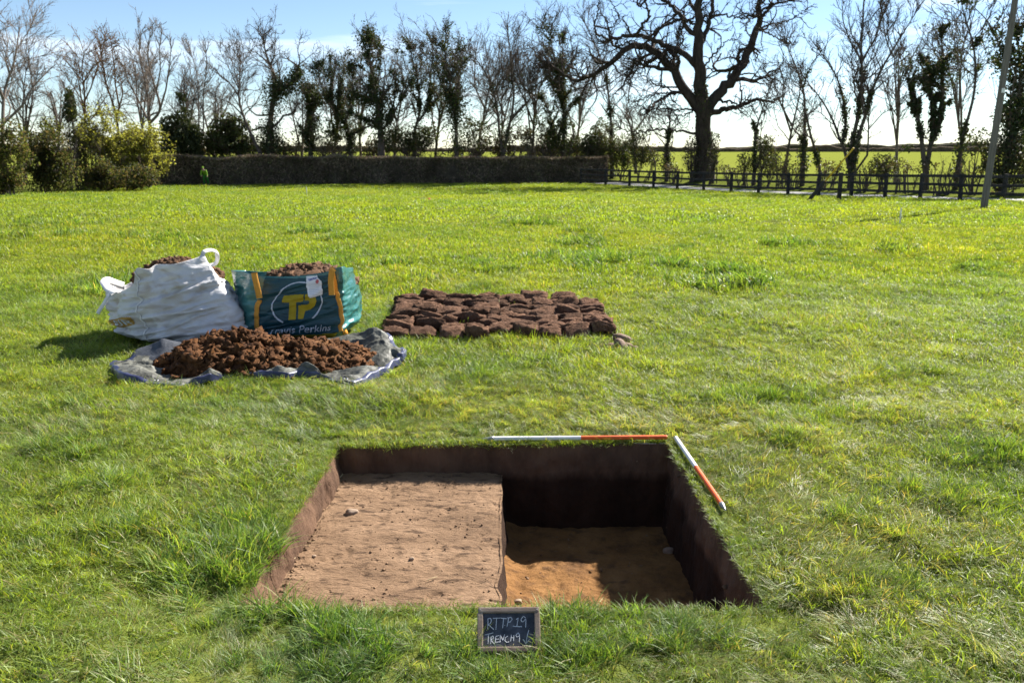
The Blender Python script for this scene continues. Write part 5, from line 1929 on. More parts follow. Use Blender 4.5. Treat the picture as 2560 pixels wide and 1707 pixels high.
make_tree(bare, 'tall vase-shaped bare tree with many upright stems above the willow shrubs', [(t4((1135, 1300), (1130, 950), (1115, 700), (1065, 500), (1045, 350), (1050, 260)), 30, 5), (t4((1130, 950), (1220, 850), (1185, 700), (1135, 560), (1110, 400), (1130, 270)), 22, 5),
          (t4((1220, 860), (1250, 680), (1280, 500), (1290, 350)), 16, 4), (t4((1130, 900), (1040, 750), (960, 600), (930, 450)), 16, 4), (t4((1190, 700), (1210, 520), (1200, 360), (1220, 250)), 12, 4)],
          60, 204, M['bark_glare'], BG, l1=(1.7, 0.28), l2=(3.2, 0.45), l3=(4.5, 0.5), first=0.3, up=0.3, ang=0.6)
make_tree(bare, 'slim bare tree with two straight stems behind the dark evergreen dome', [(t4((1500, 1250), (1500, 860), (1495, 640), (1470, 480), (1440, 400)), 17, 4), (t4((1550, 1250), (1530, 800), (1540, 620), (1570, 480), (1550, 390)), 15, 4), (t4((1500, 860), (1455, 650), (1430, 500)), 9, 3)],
          70, 205, M['bark_glare'], BG, l1=(1.6, 0.22), l2=(3.0, 0.45), l3=(4.0, 0.5), first=0.4, up=0.3)
# leaning tree and the ivy giant with the crooked arm
make_tree(bare, 'leaning bare tree forking low beside the ivy tree with the crooked arm', [(t5_((592, 1160), (500, 970), (420, 790), (378, 620), (400, 540), (402, 330), (390, 240)), 30, 5), (t5_((410, 770), (340, 710), (270, 670), (200, 640)), 13, 4),
          (t5_((380, 610), (300, 510), (220, 450), (180, 400)), 11, 4), (t5_((390, 570), (330, 450), (270, 330), (230, 250)), 11, 3)], 66, 206, D, BG, l1=(1.6, 0.3), l2=(3.2, 0.45), l3=(4.2, 0.5), first=0.25)
make_tree('ivy_clad_tree', 'massive ivy-clad tree with one thick crooked arm raised sideways', [(t5_((650, 1160), (650, 950), (655, 800), (680, 660), (710, 560), (705, 470), (650, 390), (630, 320), (600, 240), (590, 150)), 62, 8),
          (t5_((700, 620), (800, 550), (860, 500), (890, 450), (897, 400), (868, 375), (800, 330)), 46, 10), (t5_((640, 900), (570, 900), (505, 922)), 22, 12), (t5_((640, 820), (540, 800), (470, 740), (440, 640)), 18, 5),
          (t5_((700, 920), (745, 860), (755, 792), (830, 795), (870, 740), (882, 660)), 20, 8), (t5_((890, 400), (900, 330), (880, 260), (900, 170)), 12, 4), (t5_((880, 390), (960, 320), (1010, 280)), 9, 3), (t5_((610, 300), (680, 220), (660, 130)), 9, 3)],
          67, 207, D, BG, spread=1.5, l1=(1.5, 0.26), l2=(3.0, 0.45), l3=(4.0, 0.5), gnarl=0.26, ivy=(1500, 0.8, 0.72), ivy_limbs=[0, 1], up=0.15, first=0.35)
make_tree('ivy_clad_tree', 'ivy-covered column of a tree with hardly any bare crown', [(t5_((992, 1160), (990, 900), (988, 720), (985, 590)), 34, 12)], 68, 208, D, BG, l1=(1.4, 0.3), l2=(2.5, 0.4), l3=(3, 0.5),
          ivy=(1150, 0.95, 1.0, 0.5), first=0.2)
make_tree('ivy_clad_tree', 'ivy-clad tree bending away with thick low limbs, bare twigs above', [(t5_((1320, 1150), (1330, 960), (1250, 830), (1180, 740), (1100, 600), (1060, 500), (1050, 400)), 34, 7), (t5_((1335, 970), (1420, 905), (1510, 880)), 24, 12),
          (t5_((1250, 840), (1220, 650), (1260, 480), (1270, 330)), 18, 5), (t5_((1180, 740), (1150, 560), (1170, 420), (1140, 320)), 16, 4), (t5_((1290, 880), (1330, 700), (1340, 560), (1330, 400)), 18, 4)],
          69, 209, D, BG, l1=(1.7, 0.28), l2=(3.2, 0.45), l3=(4.2, 0.5), ivy=(560, 0.6, 0.75, 0.25), first=0.3)
make_tree('ivy_clad_tree', 'tall ivy-clad tree with a pointed ivy spire and hanging sprays', [(t5_((1580, 1150), (1572, 900), (1560, 750), (1520, 560), (1490, 420), (1478, 290), (1490, 180)), 56, 9), (t5_((1545, 700), (1400, 650), (1325, 600)), 26, 10),
          (t5_((1565, 880), (1450, 830), (1330, 780)), 24, 10), (t5_((1590, 900), (1660, 850), (1720, 700), (1780, 600), (1830, 500)), 22, 6), (t5_((1620, 860), (1680, 720), (1700, 560), (1700, 450)), 22, 7), (t5_((1510, 560), (1570, 420), (1580, 280), (1560, 200)), 14, 4), (t5_((1500, 480), (1400, 380), (1330, 290)), 12, 4)],
          66, 210, D, BG, l1=(1.7, 0.26), l2=(3.0, 0.45), l3=(4.2, 0.5), ivy=(820, 0.85, 0.86, 0.3), ivy_limbs=[0, 1, 2, 4], first=0.3)
make_tree('ivy_clad_tree', 'twin-stemmed tree with ivy to half height and a fan of bare twigs', [(t6((130, 1180), (110, 1000), (170, 850), (162, 640), (148, 520), (110, 400), (80, 260)), 28, 5), (t6((170, 900), (235, 820), (262, 650), (255, 500), (280, 330), (270, 220)), 22, 4),
          (t6((240, 820), (330, 700), (400, 590), (430, 480)), 14, 3), (t6((150, 520), (190, 380), (180, 260)), 11, 3)], 68, 211, D, BG, l1=(1.8, 0.28), l2=(3.2, 0.45), l3=(4.4, 0.5), ivy=(520, 0.55, 0.6, 0.2), first=0.3)
make_tree('ivy_clad_tree', 'forked tree bursting from a broad clump of ivy with two upright tops', [(t6((480, 1200), (480, 900), (450, 700), (420, 550), (392, 400), (380, 260), (390, 130)), 34, 5), (t6((480, 850), (505, 650), (500, 480), (485, 350), (500, 200)), 24, 5), (t6((450, 720), (360, 600), (320, 480), (310, 330)), 12, 4)],
          66, 212, D, BG, l1=(1.8, 0.27), l2=(3.2, 0.45), l3=(4.2, 0.5), ivy=(700, 1.15, 0.52, 0.2), first=0.35)
make_tree(bare, 'wide bare tree with a twisted fork and a round fan of fine twigs', [(t6((880, 1200), (842, 950), (832, 800), (800, 650), (770, 550), (700, 440), (640, 360)), 28, 5), (t6((950, 1200), (950, 900), (960, 760), (982, 660), (952, 550), (942, 330), (920, 150)), 30, 5),
          (t6((975, 900), (1050, 780), (1130, 690), (1072, 622), (1010, 560), (1000, 460)), 26, 7), (t6((1095, 645), (1150, 600), (1250, 530), (1280, 430)), 16, 4), (t6((830, 760), (720, 660), (630, 600)), 12, 4), (t6((800, 650), (760, 500), (750, 380)), 11, 3), (t6((950, 560), (860, 430), (870, 300)), 11, 3), (t6((1010, 560), (1060, 400), (1060, 260)), 10, 3)],
          67, 213, D, BG, l1=(1.9, 0.3), l2=(3.4, 0.45), l3=(4.6, 0.5), ivy=(300, 0.4, 0.3), first=0.35)
make_tree('ivy_clad_tree', 'ivy-wrapped tree with ragged twiggy top beside the oak branch tip', [(t6((1390, 1200), (1400, 850), (1382, 620), (1360, 480), (1300, 330), (1280, 200), (1290, 100)), 32, 6), (t6((1310, 1180), (1290, 900), (1260, 780), (1195, 690)), 20, 8), (t6((1350, 760), (1300, 600), (1270, 480), (1260, 320)), 14, 4),
          (t6((1420, 840), (1490, 740), (1550, 660), (1620, 620)), 13, 3), (t6((1380, 600), (1440, 420), (1500, 330)), 11, 3), (t6((1370, 500), (1380, 330), (1390, 180)), 11, 3)], 68, 214, D, BG, l1=(1.9, 0.26), l2=(3.2, 0.45), l3=(4.4, 0.5), ivy=(620, 0.6, 0.72, 0.2), first=0.3)
# between hedge end and oak
make_tree('ivy_clad_tree', 'slender tree with an ivy-clad stem standing at the hedge end', [(t7((375, 1250), (375, 1000), (370, 850), (342, 600), (310, 480), (270, 350), (220, 250), (170, 150)), 24, 5), (t7((370, 860), (310, 780), (300, 760)), 12, 7), (t7((345, 620), (330, 450), (290, 300)), 9, 3)],
          tree_depth(1530, 1), 215, D, BG, l1=(1.5, 0.28), l2=(3, 0.45), l3=(4, 0.5), ivy=(650, 0.4, 0.48), first=0.35)
make_tree('ivy_clad_tree', 'short ivy-covered stump of a tree just before the oak', [(t7((775, 1250), (780, 1050), (795, 900), (800, 860)), 26, 12)], tree_depth(1672, 1), 216, D, BG, l1=(1.6, 0.5), l2=(3, 0.45), l3=(4, 0.5), ivy=(750, 0.42, 0.9), first=0.3)
make_tree(bare, 'spindly leaning sapling between the slender ivy tree and the oak', [(t7((700, 1200), (640, 1060), (590, 950), (560, 880), (520, 830)), 9, 3), (t7((640, 1060), (660, 950), (640, 850)), 5, 2)], tree_depth(1630, 0.5), 217, D, BG, l1=(1.6, 0.3), l2=(3, 0.45), l3=(3, 0.5), first=0.3)
make_tree(bare, 'thin two-stemmed young tree standing past the oak trunk', [(t7((1410, 1250), (1420, 1000), (1430, 900), (1480, 770), (1520, 640)), 24, 4), (t7((1420, 960), (1390, 860), (1330, 790)), 10, 3), (t7((1470, 1240), (1450, 1050), (1460, 950)), 14, 6)], tree_depth(1890, 1), 218, D, BG, l1=(1.6, 0.3), l2=(3, 0.45), l3=(4, 0.5), ivy=(380, 0.25, 0.5), first=0.4)
# beyond the fence on the right
make_tree('ivy_clad_tree', 'leaning bare tree with a stubby ivy stem, arching twigs past the fence', [(t8((175, 1160), (182, 960), (188, 880), (190, 700), (185, 600), (150, 480), (90, 350), (60, 270)), 26, 5), (t8((180, 950), (150, 880), (110, 840)), 18, 9), (t8((292, 1150), (270, 1030), (222, 870), (192, 720)), 20, 12), (t8((185, 560), (230, 420), (300, 330)), 9, 3)],
          tree_depth(2010, 1.5), 219, D, BG, l1=(1.7, 0.3), l2=(3.2, 0.45), l3=(4.2, 0.5), ivy=(420, 0.25, 0.5), first=0.35)
make_tree('ivy_clad_tree', 'clump of five dark stems spreading into a tall fan of fine twigs', [(t8((492, 1160), (490, 920), (540, 780), (556, 600), (570, 430), (542, 300), (580, 150), (560, 20), (600, -120)), 32, 6), (t8((440, 1150), (430, 950), (380, 800), (300, 650), (220, 560), (180, 500)), 24, 4), (t8((438, 950), (460, 850), (450, 700), (400, 500), (330, 400), (260, 300)), 20, 4),
          (t8((540, 1160), (550, 900), (600, 700), (625, 580), (700, 430), (780, 300), (860, 170), (930, 60)), 30, 4), (t8((580, 1160), (602, 950), (606, 750)), 16, 8), (t8((560, 420), (480, 260), (430, 120), (440, 0)), 13, 3), (t8((570, 400), (660, 230), (700, 90), (740, -40)), 13, 3), (t8((610, 830), (700, 740), (800, 690)), 8, 2)],
          tree_depth(2135, 1.5), 220, D, BG, spread=1.6, l1=(1.9, 0.26), l2=(3.3, 0.45), l3=(4.4, 0.5), ivy=(420, 0.4, 0.55), ivy_limbs=[0, 2, 3], first=0.3, up=0.28)
ivy_head = make_tree('ivy_clad_tree', 'three-stemmed tree whose rounded head is all evergreen ivy', [(t8((985, 1160), (960, 1000), (945, 850), (910, 700), (878, 555)), 36, 12), (t8((1000, 1120), (1020, 900), (1032, 700), (1000, 550), (985, 420)), 34, 10), (t8((1030, 950), (1080, 800), (1092, 600), (1085, 400), (1080, 220)), 28, 6), (t8((960, 960), (900, 955), (850, 962)), 9, 4)],
          tree_depth(2320, 1.5), 221, D, BG, spread=0.9, l1=(2.6, 0.30), l2=(4, 0.45), l3=(4, 0.5), ivy=(480, 0.45, 1.0, 0.7), first=0.5, alt=(0.06, 0.045, 0.03), palt=0.25)
r4 = np.random.default_rng(444)
Yh = tree_depth(2320, 1.5)
pm_ = FPX / (Yh * _c + 0.3) * 2.613
Ch = blob_leaves([(dpt(1940 + x_ / 2.613, y_ / 2.613, Yh), np.array([a_, a_ * 0.8, b_]) / pm_) for x_, y_, a_, b_ in ((1060, 300, 150, 150), (1150, 430, 110, 130), (980, 430, 150, 130), (870, 470, 90, 90), (1060, 540, 130, 90))], 230, r4, -0.02, 1.3, 9)
Vl, Fl = leaves(Ch, r4.uniform(0.04, 0.085, len(Ch)), r4)
obj('foliage', Vl, Fl, M['foliage'], ivy_head, col=leaf_cols(len(Ch), IVY, r4, 0.4, (0.09, 0.07, 0.045), 0.3))
make_tree(bare, 'slim curving bare tree between the ivy-headed tree and the pole', [(t8((1180, 1160), (1215, 900), (1290, 660), (1312, 450), (1285, 260), (1230, 110), (1200, -30)), 24, 5), (t8((1310, 470), (1380, 412), (1450, 400)), 8, 3), (t8((1300, 340), (1350, 200), (1390, 60)), 9, 3)],
          tree_depth(2410, 2), 222, D, BG, l1=(1.7, 0.3), l2=(3.2, 0.45), l3=(4, 0.5), ivy=(330, 0.3, 0.45), first=0.4)
make_tree('ivy_clad_tree', 'dark ivy-smothered tree leaning in behind the utility pole', [(t8((1490, 1180), (1525, 950), (1575, 740), (1600, 520), (1590, 330), (1560, 200)), 40, 9), (t8((1590, 420), (1500, 380), (1440, 250), (1380, 130), (1250, 10)), 14, 3), (t8((1600, 500), (1680, 300), (1700, 120)), 18, 5), (t8((1570, 1150), (1600, 950), (1650, 800)), 20, 8)],
          tree_depth(2530, 1.0), 223, D, BG, l1=(1.7, 0.3), l2=(3.2, 0.45), l3=(4, 0.5), ivy=(750, 0.7, 0.7, 0.3), first=0.3)

# second row: more bare trees behind, each by what it stands behind
BG2 = 'bare trees in the row behind'
r2 = np.random.default_rng(260)
for k, (u0, top_, lb) in enumerate(((60, 150, 'bare tree behind the broad tree over the corner thicket'), (150, 190, 'bare tree filling the gap before the russet-twigged tree'), (345, 130, 'fine-twigged bare tree close behind the tall vase-shaped one'),
                                    (452, 170, 'bare tree rising behind the dark evergreen bush'), (545, 190, 'bare tree just behind the evergreen dome'), (752, 170, 'bare tree behind the ivy-covered column'),
                                    (830, 150, 'bare tree behind the bending ivy tree'), (905, 140, 'bare tree just past the ivy spire, row behind'), (985, 130, 'bare tree behind the pair of ivy spire and twin stems'), (1085, 110, 'bare tree between twin-stemmed and forked ivy trees'),
                                    (1185, 90, 'bare tree behind the gap before the twisted fork'), (1240, 120, 'bare tree close behind the twisted fork'), (1330, 100, 'bare tree behind the ragged twiggy ivy tree'), (1440, 130, 'bare tree behind the oak branch tip'),
                                    (1590, 230, 'small bare tree behind the hedge-end ivy tree'), (1960, 150, 'small bare tree past the two-stemmed young tree'), (2240, 120, 'bare tree between five-stemmed clump and ivy-headed tree'), (2400, 60, 'bare tree behind the slim curving one by the pole'))):
    base_v = 425 if u0 > 1500 else 420
    hgt = base_v - top_
    st = []
    for q in range(int(r2.integers(3, 6))):
        sp_ = r2.normal(0, 0.16) * hgt
        lo_ = base_v + 10 if q == 0 else base_v - hgt * r2.uniform(0.12, 0.45)
        x0_ = u0 if q == 0 else float(np.interp(-lo_, [-p_[1] for p_ in st[0][0]], [p_[0] for p_ in st[0][0]]))
        t_ = Traced([(x0_, lo_), (u0 + sp_ * 0.25 + r2.normal(0, 4), lo_ - (lo_ - top_) * 0.35), (u0 + sp_ * 0.7 + r2.normal(0, 5), lo_ - (lo_ - top_) * 0.7), (u0 + sp_ + r2.normal(0, 6), top_ + abs(sp_) * 0.6 + r2.uniform(0, 40))])
        st.append((t_, 8.0 if q == 0 else 5.0, 1.6))
    make_tree(bare, lb, st, tree_depth(u0, 9.0 if u0 < 1500 else 5.0) if u0 > 420 else 62 + 0.02 * u0, 270 + k, M['bark_glare'] if k % 3 else M['bark'], BG2, l1=(1.7, 0.30), l2=(3.2, 0.45), l3=(4.4, 0.5), first=0.3, twig=0.010, spread=1.2)

# --- shrubs and evergreens
YG, DK, MD = (0.25, 0.26, 0.065), (0.05, 0.062, 0.024), (0.07, 0.085, 0.028)
WG = 'yellow-green willow shrubs in the field corner'
shrub('willow_shrub', 'tallest yellow-green willow shrub with dark ivy spire rising beside it', [(4, 730, 900, 80, 130), (4, 720, 1060, 130, 170), (4, 640, 1150, 90, 150)], 54, 301, YG, 120, (0.03, 0.065), WG, alt=(0.06, 0.05, 0.03), palt=0.3, thr=-0.1, grow=1.35, leaf=M['willow'])
shrub('willow_shrub', 'wide yellow-green willow shrub nearest the end of the clipped hedge', [(4, 1080, 1080, 150, 120), (4, 1140, 1160, 110, 130), (4, 980, 1140, 110, 180)], 56, 302, YG, 120, (0.03, 0.065), WG, alt=(0.06, 0.05, 0.03), palt=0.3, thr=-0.1, grow=1.35, leaf=M['willow'])
shrub('willow_shrub', 'middle willow shrub with olive crown between the tall and wide ones', [(4, 880, 1010, 90, 140), (4, 850, 1150, 130, 170), (4, 880, 1280, 120, 120)], 55, 303, (0.20, 0.215, 0.05), 120, (0.03, 0.065), WG, alt=(0.06, 0.05, 0.03), palt=0.3, thr=-0.1, grow=1.35, leaf=M['willow'])
shrub('willow_shrub', 'olive willow shrub growing against the dark corner thicket', [(4, 540, 960, 60, 120), (4, 520, 1100, 100, 130), (4, 350, 1000, 80, 110)], 52, 304, (0.15, 0.165, 0.04), 120, (0.03, 0.065), WG, alt=(0.06, 0.05, 0.03), palt=0.35, thr=-0.1, grow=1.35, leaf=M['willow'])
shrub('ivy_spire', 'dark pointed ivy spire standing above the willow shrubs', [(4, 530, 800, 38, 90), (4, 525, 740, 22, 70), (4, 520, 860, 50, 60)], 53, 305, DK, 190, (0.05, 0.1), None, thr=-0.3)
SH = 'dark shrubs in the field corner'
shrub('dark_thicket', 'dark thicket filling the field corner below the broad bare tree', [(4, 60, 1150, 130, 220), (4, 30, 1320, 120, 110), (4, -60, 1150, 120, 260)], 44, 306, MD, 120, (0.035, 0.075), SH, thr=-0.2, grow=1.25, leaf=M['willow'], alt=(0.09, 0.07, 0.045), palt=0.35)
shrub('dark_thicket', 'dark brown-green thicket between field corner and willow shrubs', [(4, 330, 1130, 150, 150), (4, 300, 1290, 160, 120), (4, 430, 1290, 130, 120)], 48, 307, DK, 120, (0.035, 0.075), SH, thr=-0.2, grow=1.25, leaf=M['willow'], alt=(0.09, 0.07, 0.045), palt=0.35)
shrub('dark_thicket', 'low dark thicket in shade under the willow shrubs', [(4, 620, 1290, 150, 130), (4, 760, 1330, 140, 100), (4, 1000, 1340, 170, 80)], 52, 308, DK, 120, (0.035, 0.075), SH, thr=-0.2, grow=1.25, leaf=M['willow'], alt=(0.09, 0.07, 0.045), palt=0.35)
shrub('evergreen_bush', 'dark evergreen bush with a leaning ivy stump above it', [(4, 1330, 990, 120, 120), (4, 1340, 1090, 130, 110), (4, 1400, 800, 45, 80), (4, 1360, 720, 32, 40), (4, 1430, 1060, 90, 130)], 66, 309, DK, 85, (0.06, 0.12), None, thr=-0.25)
shrub('evergreen_dome', 'rounded dark evergreen dome above the hedge beside the leaning tree', [(4, 1720, 1010, 140, 130), (4, 1640, 1080, 100, 110), (4, 1830, 1080, 80, 110)], 67, 310, MD, 85, (0.06, 0.12), None, thr=-0.3, alt=(0.07, 0.05, 0.035), palt=0.2)
HB = 'scrub growing through the hedge line'
for k, (bl, lb, cc) in enumerate((([(5, 1130, 950, 130, 130), (5, 1200, 1040, 90, 70)], 'loose olive scrub between the ivy column and the bending tree', MD), ([(5, 1720, 980, 110, 120), (5, 1820, 1020, 100, 80)], 'leafy scrub at the foot of the tall ivy spire tree', MD),
                                  ([(6, 60, 1050, 110, 90), (6, 220, 980, 100, 130), (6, 200, 1090, 90, 60)], 'dark scrub round the foot of the twin-stemmed tree', DK), ([(6, 680, 1020, 110, 120), (6, 600, 950, 70, 100)], 'loose scrub between ivy clump and wide bare tree', MD),
                                  ([(6, 1110, 1060, 90, 80)], 'small dense dark bush beside the wide bare tree', DK), ([(6, 1300, 1000, 110, 140), (6, 1420, 1030, 110, 130), (6, 1180, 900, 60, 60)], 'olive leafy scrub below the ragged twiggy tree', (0.055, 0.075, 0.02)),
                                  ([(6, 1620, 1080, 90, 70), (6, 1560, 1110, 90, 50)], 'low green scrub at the end of the clipped hedge', MD))):
    shrub('scrub', lb, bl, 67.5, 320 + k, cc, 42, (0.05, 0.1), HB, thr=0.0, alt=(0.06, 0.05, 0.03), palt=0.25)
r3 = np.random.default_rng(77)
for k, (u0, w_, lb) in enumerate(((470, 60, 'brown scrub behind the hedge below the evergreen bush'), (640, 70, 'brown scrub behind the hedge at the leaning tree'), (720, 50, 'twiggy scrub behind the hedge at the crooked-arm tree'), (850, 60, 'twiggy scrub behind the hedge under the bending tree'),
                                  (960, 60, 'brown twiggy scrub behind the hedge at the ivy spire tree'), (1060, 60, 'olive twiggy scrub behind the hedge at the twin stems'), (1180, 60, 'brown scrub behind the hedge before the twisted fork'), (1290, 70, 'olive brown scrub behind the hedge past the twisted fork'), (1400, 70, 'leafy scrub behind the hedge near its end'))):
    shrub('scrub', lb, [(0, u0 - w_ * 0.4, 375, w_ * 0.5, 26 + r3.uniform(0, 14)), (0, u0 + w_ * 0.3, 368, w_ * 0.5, 24 + r3.uniform(0, 26))], 69.5, 420 + k, (0.07, 0.06, 0.032), 60, (0.05, 0.1), HB, thr=-0.02, alt=(0.09, 0.065, 0.045), palt=0.45, stems=9)
FB = 'scrub beyond the fence'
for k, (bl, u0, lb, cc, th) in enumerate((([(7, 300, 1090, 85, 140), (7, 240, 1100, 90, 110)], 1500, 'ivy-green scrub tight against the hedge end behind the fence', MD, -0.1), ([(7, 460, 1110, 75, 110)], 1560, 'small upright green shrub behind the fence', (0.05, 0.075, 0.02), -0.05),
                                          ([(7, 640, 1150, 75, 85), (7, 560, 1060, 60, 90)], 1615, 'dark round bush with a lighter top behind the fence', MD, -0.1), ([(7, 950, 1130, 40, 110)], 1725, 'leafy ivy bush hugging one side of the oak trunk', DK, -0.2),
                                          ([(7, 1120, 1100, 30, 120)], 1785, 'leafy ivy sprays hugging the other side of the oak trunk', DK, -0.15), ([(7, 1520, 1170, 70, 80), (7, 1500, 1050, 60, 50)], 1920, 'dark bush beside the thin two-stemmed tree', MD, -0.1),
                                          ([(7, 1340, 1180, 50, 60)], 1860, 'small brown-green bush between oak and two-stemmed tree', MD, 0.0), ([(8, 30, 1060, 60, 60)], 1955, 'bleached low bush beside the leaning ivy-stemmed tree', MD, 0.0),
                                          ([(8, 700, 1090, 80, 60)], 2205, 'low tangled bush between five-stemmed clump and ivy-headed tree', MD, 0.0), ([(8, 1310, 1020, 90, 110)], 2440, 'ivy-green thicket beside the utility pole', MD, -0.1),
                                          ([(8, 1480, 1000, 80, 150), (8, 1560, 1080, 110, 120)], 2520, 'dark thicket at the foot of the leaning ivy tree', DK, -0.15))):
    shrub('scrub', lb, bl, tree_depth(u0, 0.6), 340 + k, cc, 85, (0.035, 0.075), FB, thr=th - 0.1, alt=(0.085, 0.065, 0.042), palt=0.35, stems=7, grow=1.5)

for k, (u0, w_, h_, lb) in enumerate(((1690, 34, 14, 'low brown bramble between the ivy stump and the oak'), (1835, 40, 12, 'low brown bramble just past the oak trunk'), (1985, 34, 18, 'tangled bramble at the foot of the leaning ivy-stemmed tree'),
                                      (2075, 40, 20, 'tangled bramble below the five-stemmed clump'), (2165, 36, 16, 'twiggy bramble behind the lone timber post'), (2265, 40, 20, 'twiggy bramble before the ivy-headed tree'), (2365, 44, 24, 'twiggy bramble past the ivy-headed tree'))):
    shrub('bramble', lb, [(0, u0 - w_ * 0.4, 428 - h_ * 0.5, w_ * 0.6, h_), (0, u0 + w_ * 0.4, 430 - h_ * 0.4, w_ * 0.6, h_ * 0.8)], tree_depth(u0, 0.2), 460 + k, (0.075, 0.065, 0.036), 60, (0.03, 0.07), 'brambles beyond the fence', thr=-0.05, alt=(0.11, 0.075, 0.05), palt=0.5, stems=9)

# --- clipped hedge
r = np.random.default_rng(401)
A_, B_ = np.array([-29.0, hedge_y(-29.0)]), np.array([7.4, hedge_y(7.4)])
hd = norm(B_ - A_)
hn = np.array([hd[1], -hd[0]])                       # towards the field
HL = np.linalg.norm(B_ - A_)
hedge = empty('clipped_hedge', (A_[0], A_[1], -0.85), 'long clipped brown hedge with a level top along the far side of the field', 'hedge')


def hedge_top(s_):
    return dpt(0, 391.0, 64.0)[2] + 0.13 * fbm(np.stack([s_ * 0.5, 0 * s_, 0 * s_], -1), 1.0, 3, 5) - 0.06 * s_ / HL * 0


n = 120000
s_ = r.uniform(0, HL, n)
zt = hedge_top(s_)
z0 = -0.86
t = r.random(n)
w = r.normal(0, 1, n)
w = np.sign(w) * np.abs(w) ** 0.35 * 0.62 * (0.85 + 0.2 * fbm(np.stack([s_, t * 2, 0 * s_], -1), 0.8, 2, 8))
zz = z0 + (zt - z0) * np.where(r.random(n) < 0.25, 1 - 0.05 * r.random(n), t)
C = np.stack([A_[0] + hd[0] * s_ + hn[0] * w, A_[1] + hd[1] * s_ + hn[1] * w, zz], -1)
gap = fbm(C, 1.3, 3, 12)
C = C[(gap > -0.55) | (r.random(n) < 0.3)]
n = len(C)
dr = norm(r.normal(size=(n, 3)) + np.array([0, 0, 0.7]))
wd = norm(np.cross(dr, r.normal(size=(n, 3))))
ln = r.uniform(0.05, 0.20, n)[:, None] * np.where(C[:, 2:3] > 1.2, 1.4, 1.0)
ww = r.uniform(0.008, 0.026, n)[:, None]
Vt = np.stack([C - dr * ln - wd * ww, C - dr * ln * 0.2 + wd * ww, C + dr * ln, C + dr * ln * 0.1 - wd * ww], 1).reshape(-1, 3)
colr = np.array([(0.16, 0.125, 0.095), (0.20, 0.15, 0.115), (0.13, 0.135, 0.06), (0.24, 0.175, 0.13)])[r.integers(4, size=n)] * r.uniform(0.3, 1.9, (n, 1)) * (1 + 0.5 * fbm(C, 0.7, 3, 77))[:, None]
obj('foliage', Vt, np.arange(n * 4).reshape(-1, 4), M['twig'], hedge, col=np.repeat(colr, 4, 0))
k = np.linspace(0, HL, 220)
prof = np.array([(-0.42, -0.9), (-0.46, 0.2), (-0.40, 0.92), (0.40, 0.92), (0.46, 0.2), (0.42, -0.9)])
Vc = np.zeros((220, 6, 3))
for j, (a, b) in enumerate(prof):
    a_ = a + 0.12 * fbm(np.stack([k * 1.5, 0 * k + j * 7.3, 0 * k], -1), 1.0, 3, 31)
    zc = np.where(b > 0.5, z0 + (hedge_top(k) - z0) * 0.955, z0 + (hedge_top(k) - z0) * (b + 0.9) / 1.9)
    Vc[:, j] = np.stack([A_[0] + hd[0] * k + hn[0] * a_, A_[1] + hd[1] * k + hn[1] * a_, zc], -1)
obj('stems', Vc, grid_faces(220, 6), M['far_hedge'], hedge)  # opaque inner core added to block light through the hedge

# --- lane, fence, pole
s0 = np.linspace(-8, 62, 141)
for name_, sa, sb, mat_, lb, dz in (('lane', 1.2, 4.0, M['road'], 'narrow pale grey lane running behind the post and rail fence', 0.012),):
    P_ = []
    for s1 in np.linspace(sa, sb, 5):
        xy = L0[None] + LT[None] * s0[:, None] + LN[None] * (s1 + 0.08 * fbm(np.stack([s0 * 0.4, 0 * s0 + s1, 0 * s0], -1), 1.0, 2, 3))[:, None]
        P_.append(np.stack([xy[:, 0], xy[:, 1], ground_z(xy[:, 0], xy[:, 1]) + dz], -1))
    obj(name_, np.array(P_), grid_faces(5, len(s0)), mat_, smooth=True, label=lb, cat='lane', kind='structure')

posts_px = [1452, 1514, 1574, 1634, 1694, 1760, 1829, 1898, 1972, 2049, 2131, 2216, 2305, 2405, 2514, 2640]
fence = empty('post_and_rail_fence', (L0[0], L0[1], -0.8), 'dark weathered three-rail timber fence along the lane', 'fence')
fp = []
for u in posts_px:
    Yp = lane_depth(u, 0.0)
    q = ray(u, 450)
    x = q[0] / q[1] * Yp
    fp.append(np.array([x, Yp, float(ground_z(x, Yp))]))
Rz = np.array(Matrix.Rotation(math.atan2(LT[1], LT[0]), 3, 'Z'))
for p_ in fp:
    Vb, Fb = bevel_box(0.15, 0.13, 1.45, 0.012)
    tl = np.array(Matrix.Rotation(rng.normal(0, 0.012), 3, 'X') @ Matrix.Rotation(rng.normal(0, 0.012), 3, 'Y'))
    obj('post', (Vb @ Rz.T) @ tl.T + p_ + [0, 0, 0.46], Fb, M['fence'], fence)
for a, b in zip(fp[:-1], fp[1:]):
    for h_ in (0.34, 0.70, 1.08):
        pa, pb = a + [0, 0, h_ + rng.normal(0, 0.01)], b + [0, 0, h_ + rng.normal(0, 0.012)]
        d_ = norm(pb - pa)
        side_ = np.array([LN[0], LN[1], 0]) * -0.085
        Lr = np.linalg.norm(pb - pa)
        Vb, Fb = bevel_box(Lr - 0.01, 0.04, 0.125, 0.006)
        yv = norm(np.cross([0, 0, 1], d_))
        Rr = np.stack([d_, yv, np.cross(d_, yv)], 1)
        obj('rail', Vb @ Rr.T + (pa + pb) / 2 + side_, Fb, M['fence'], fence)

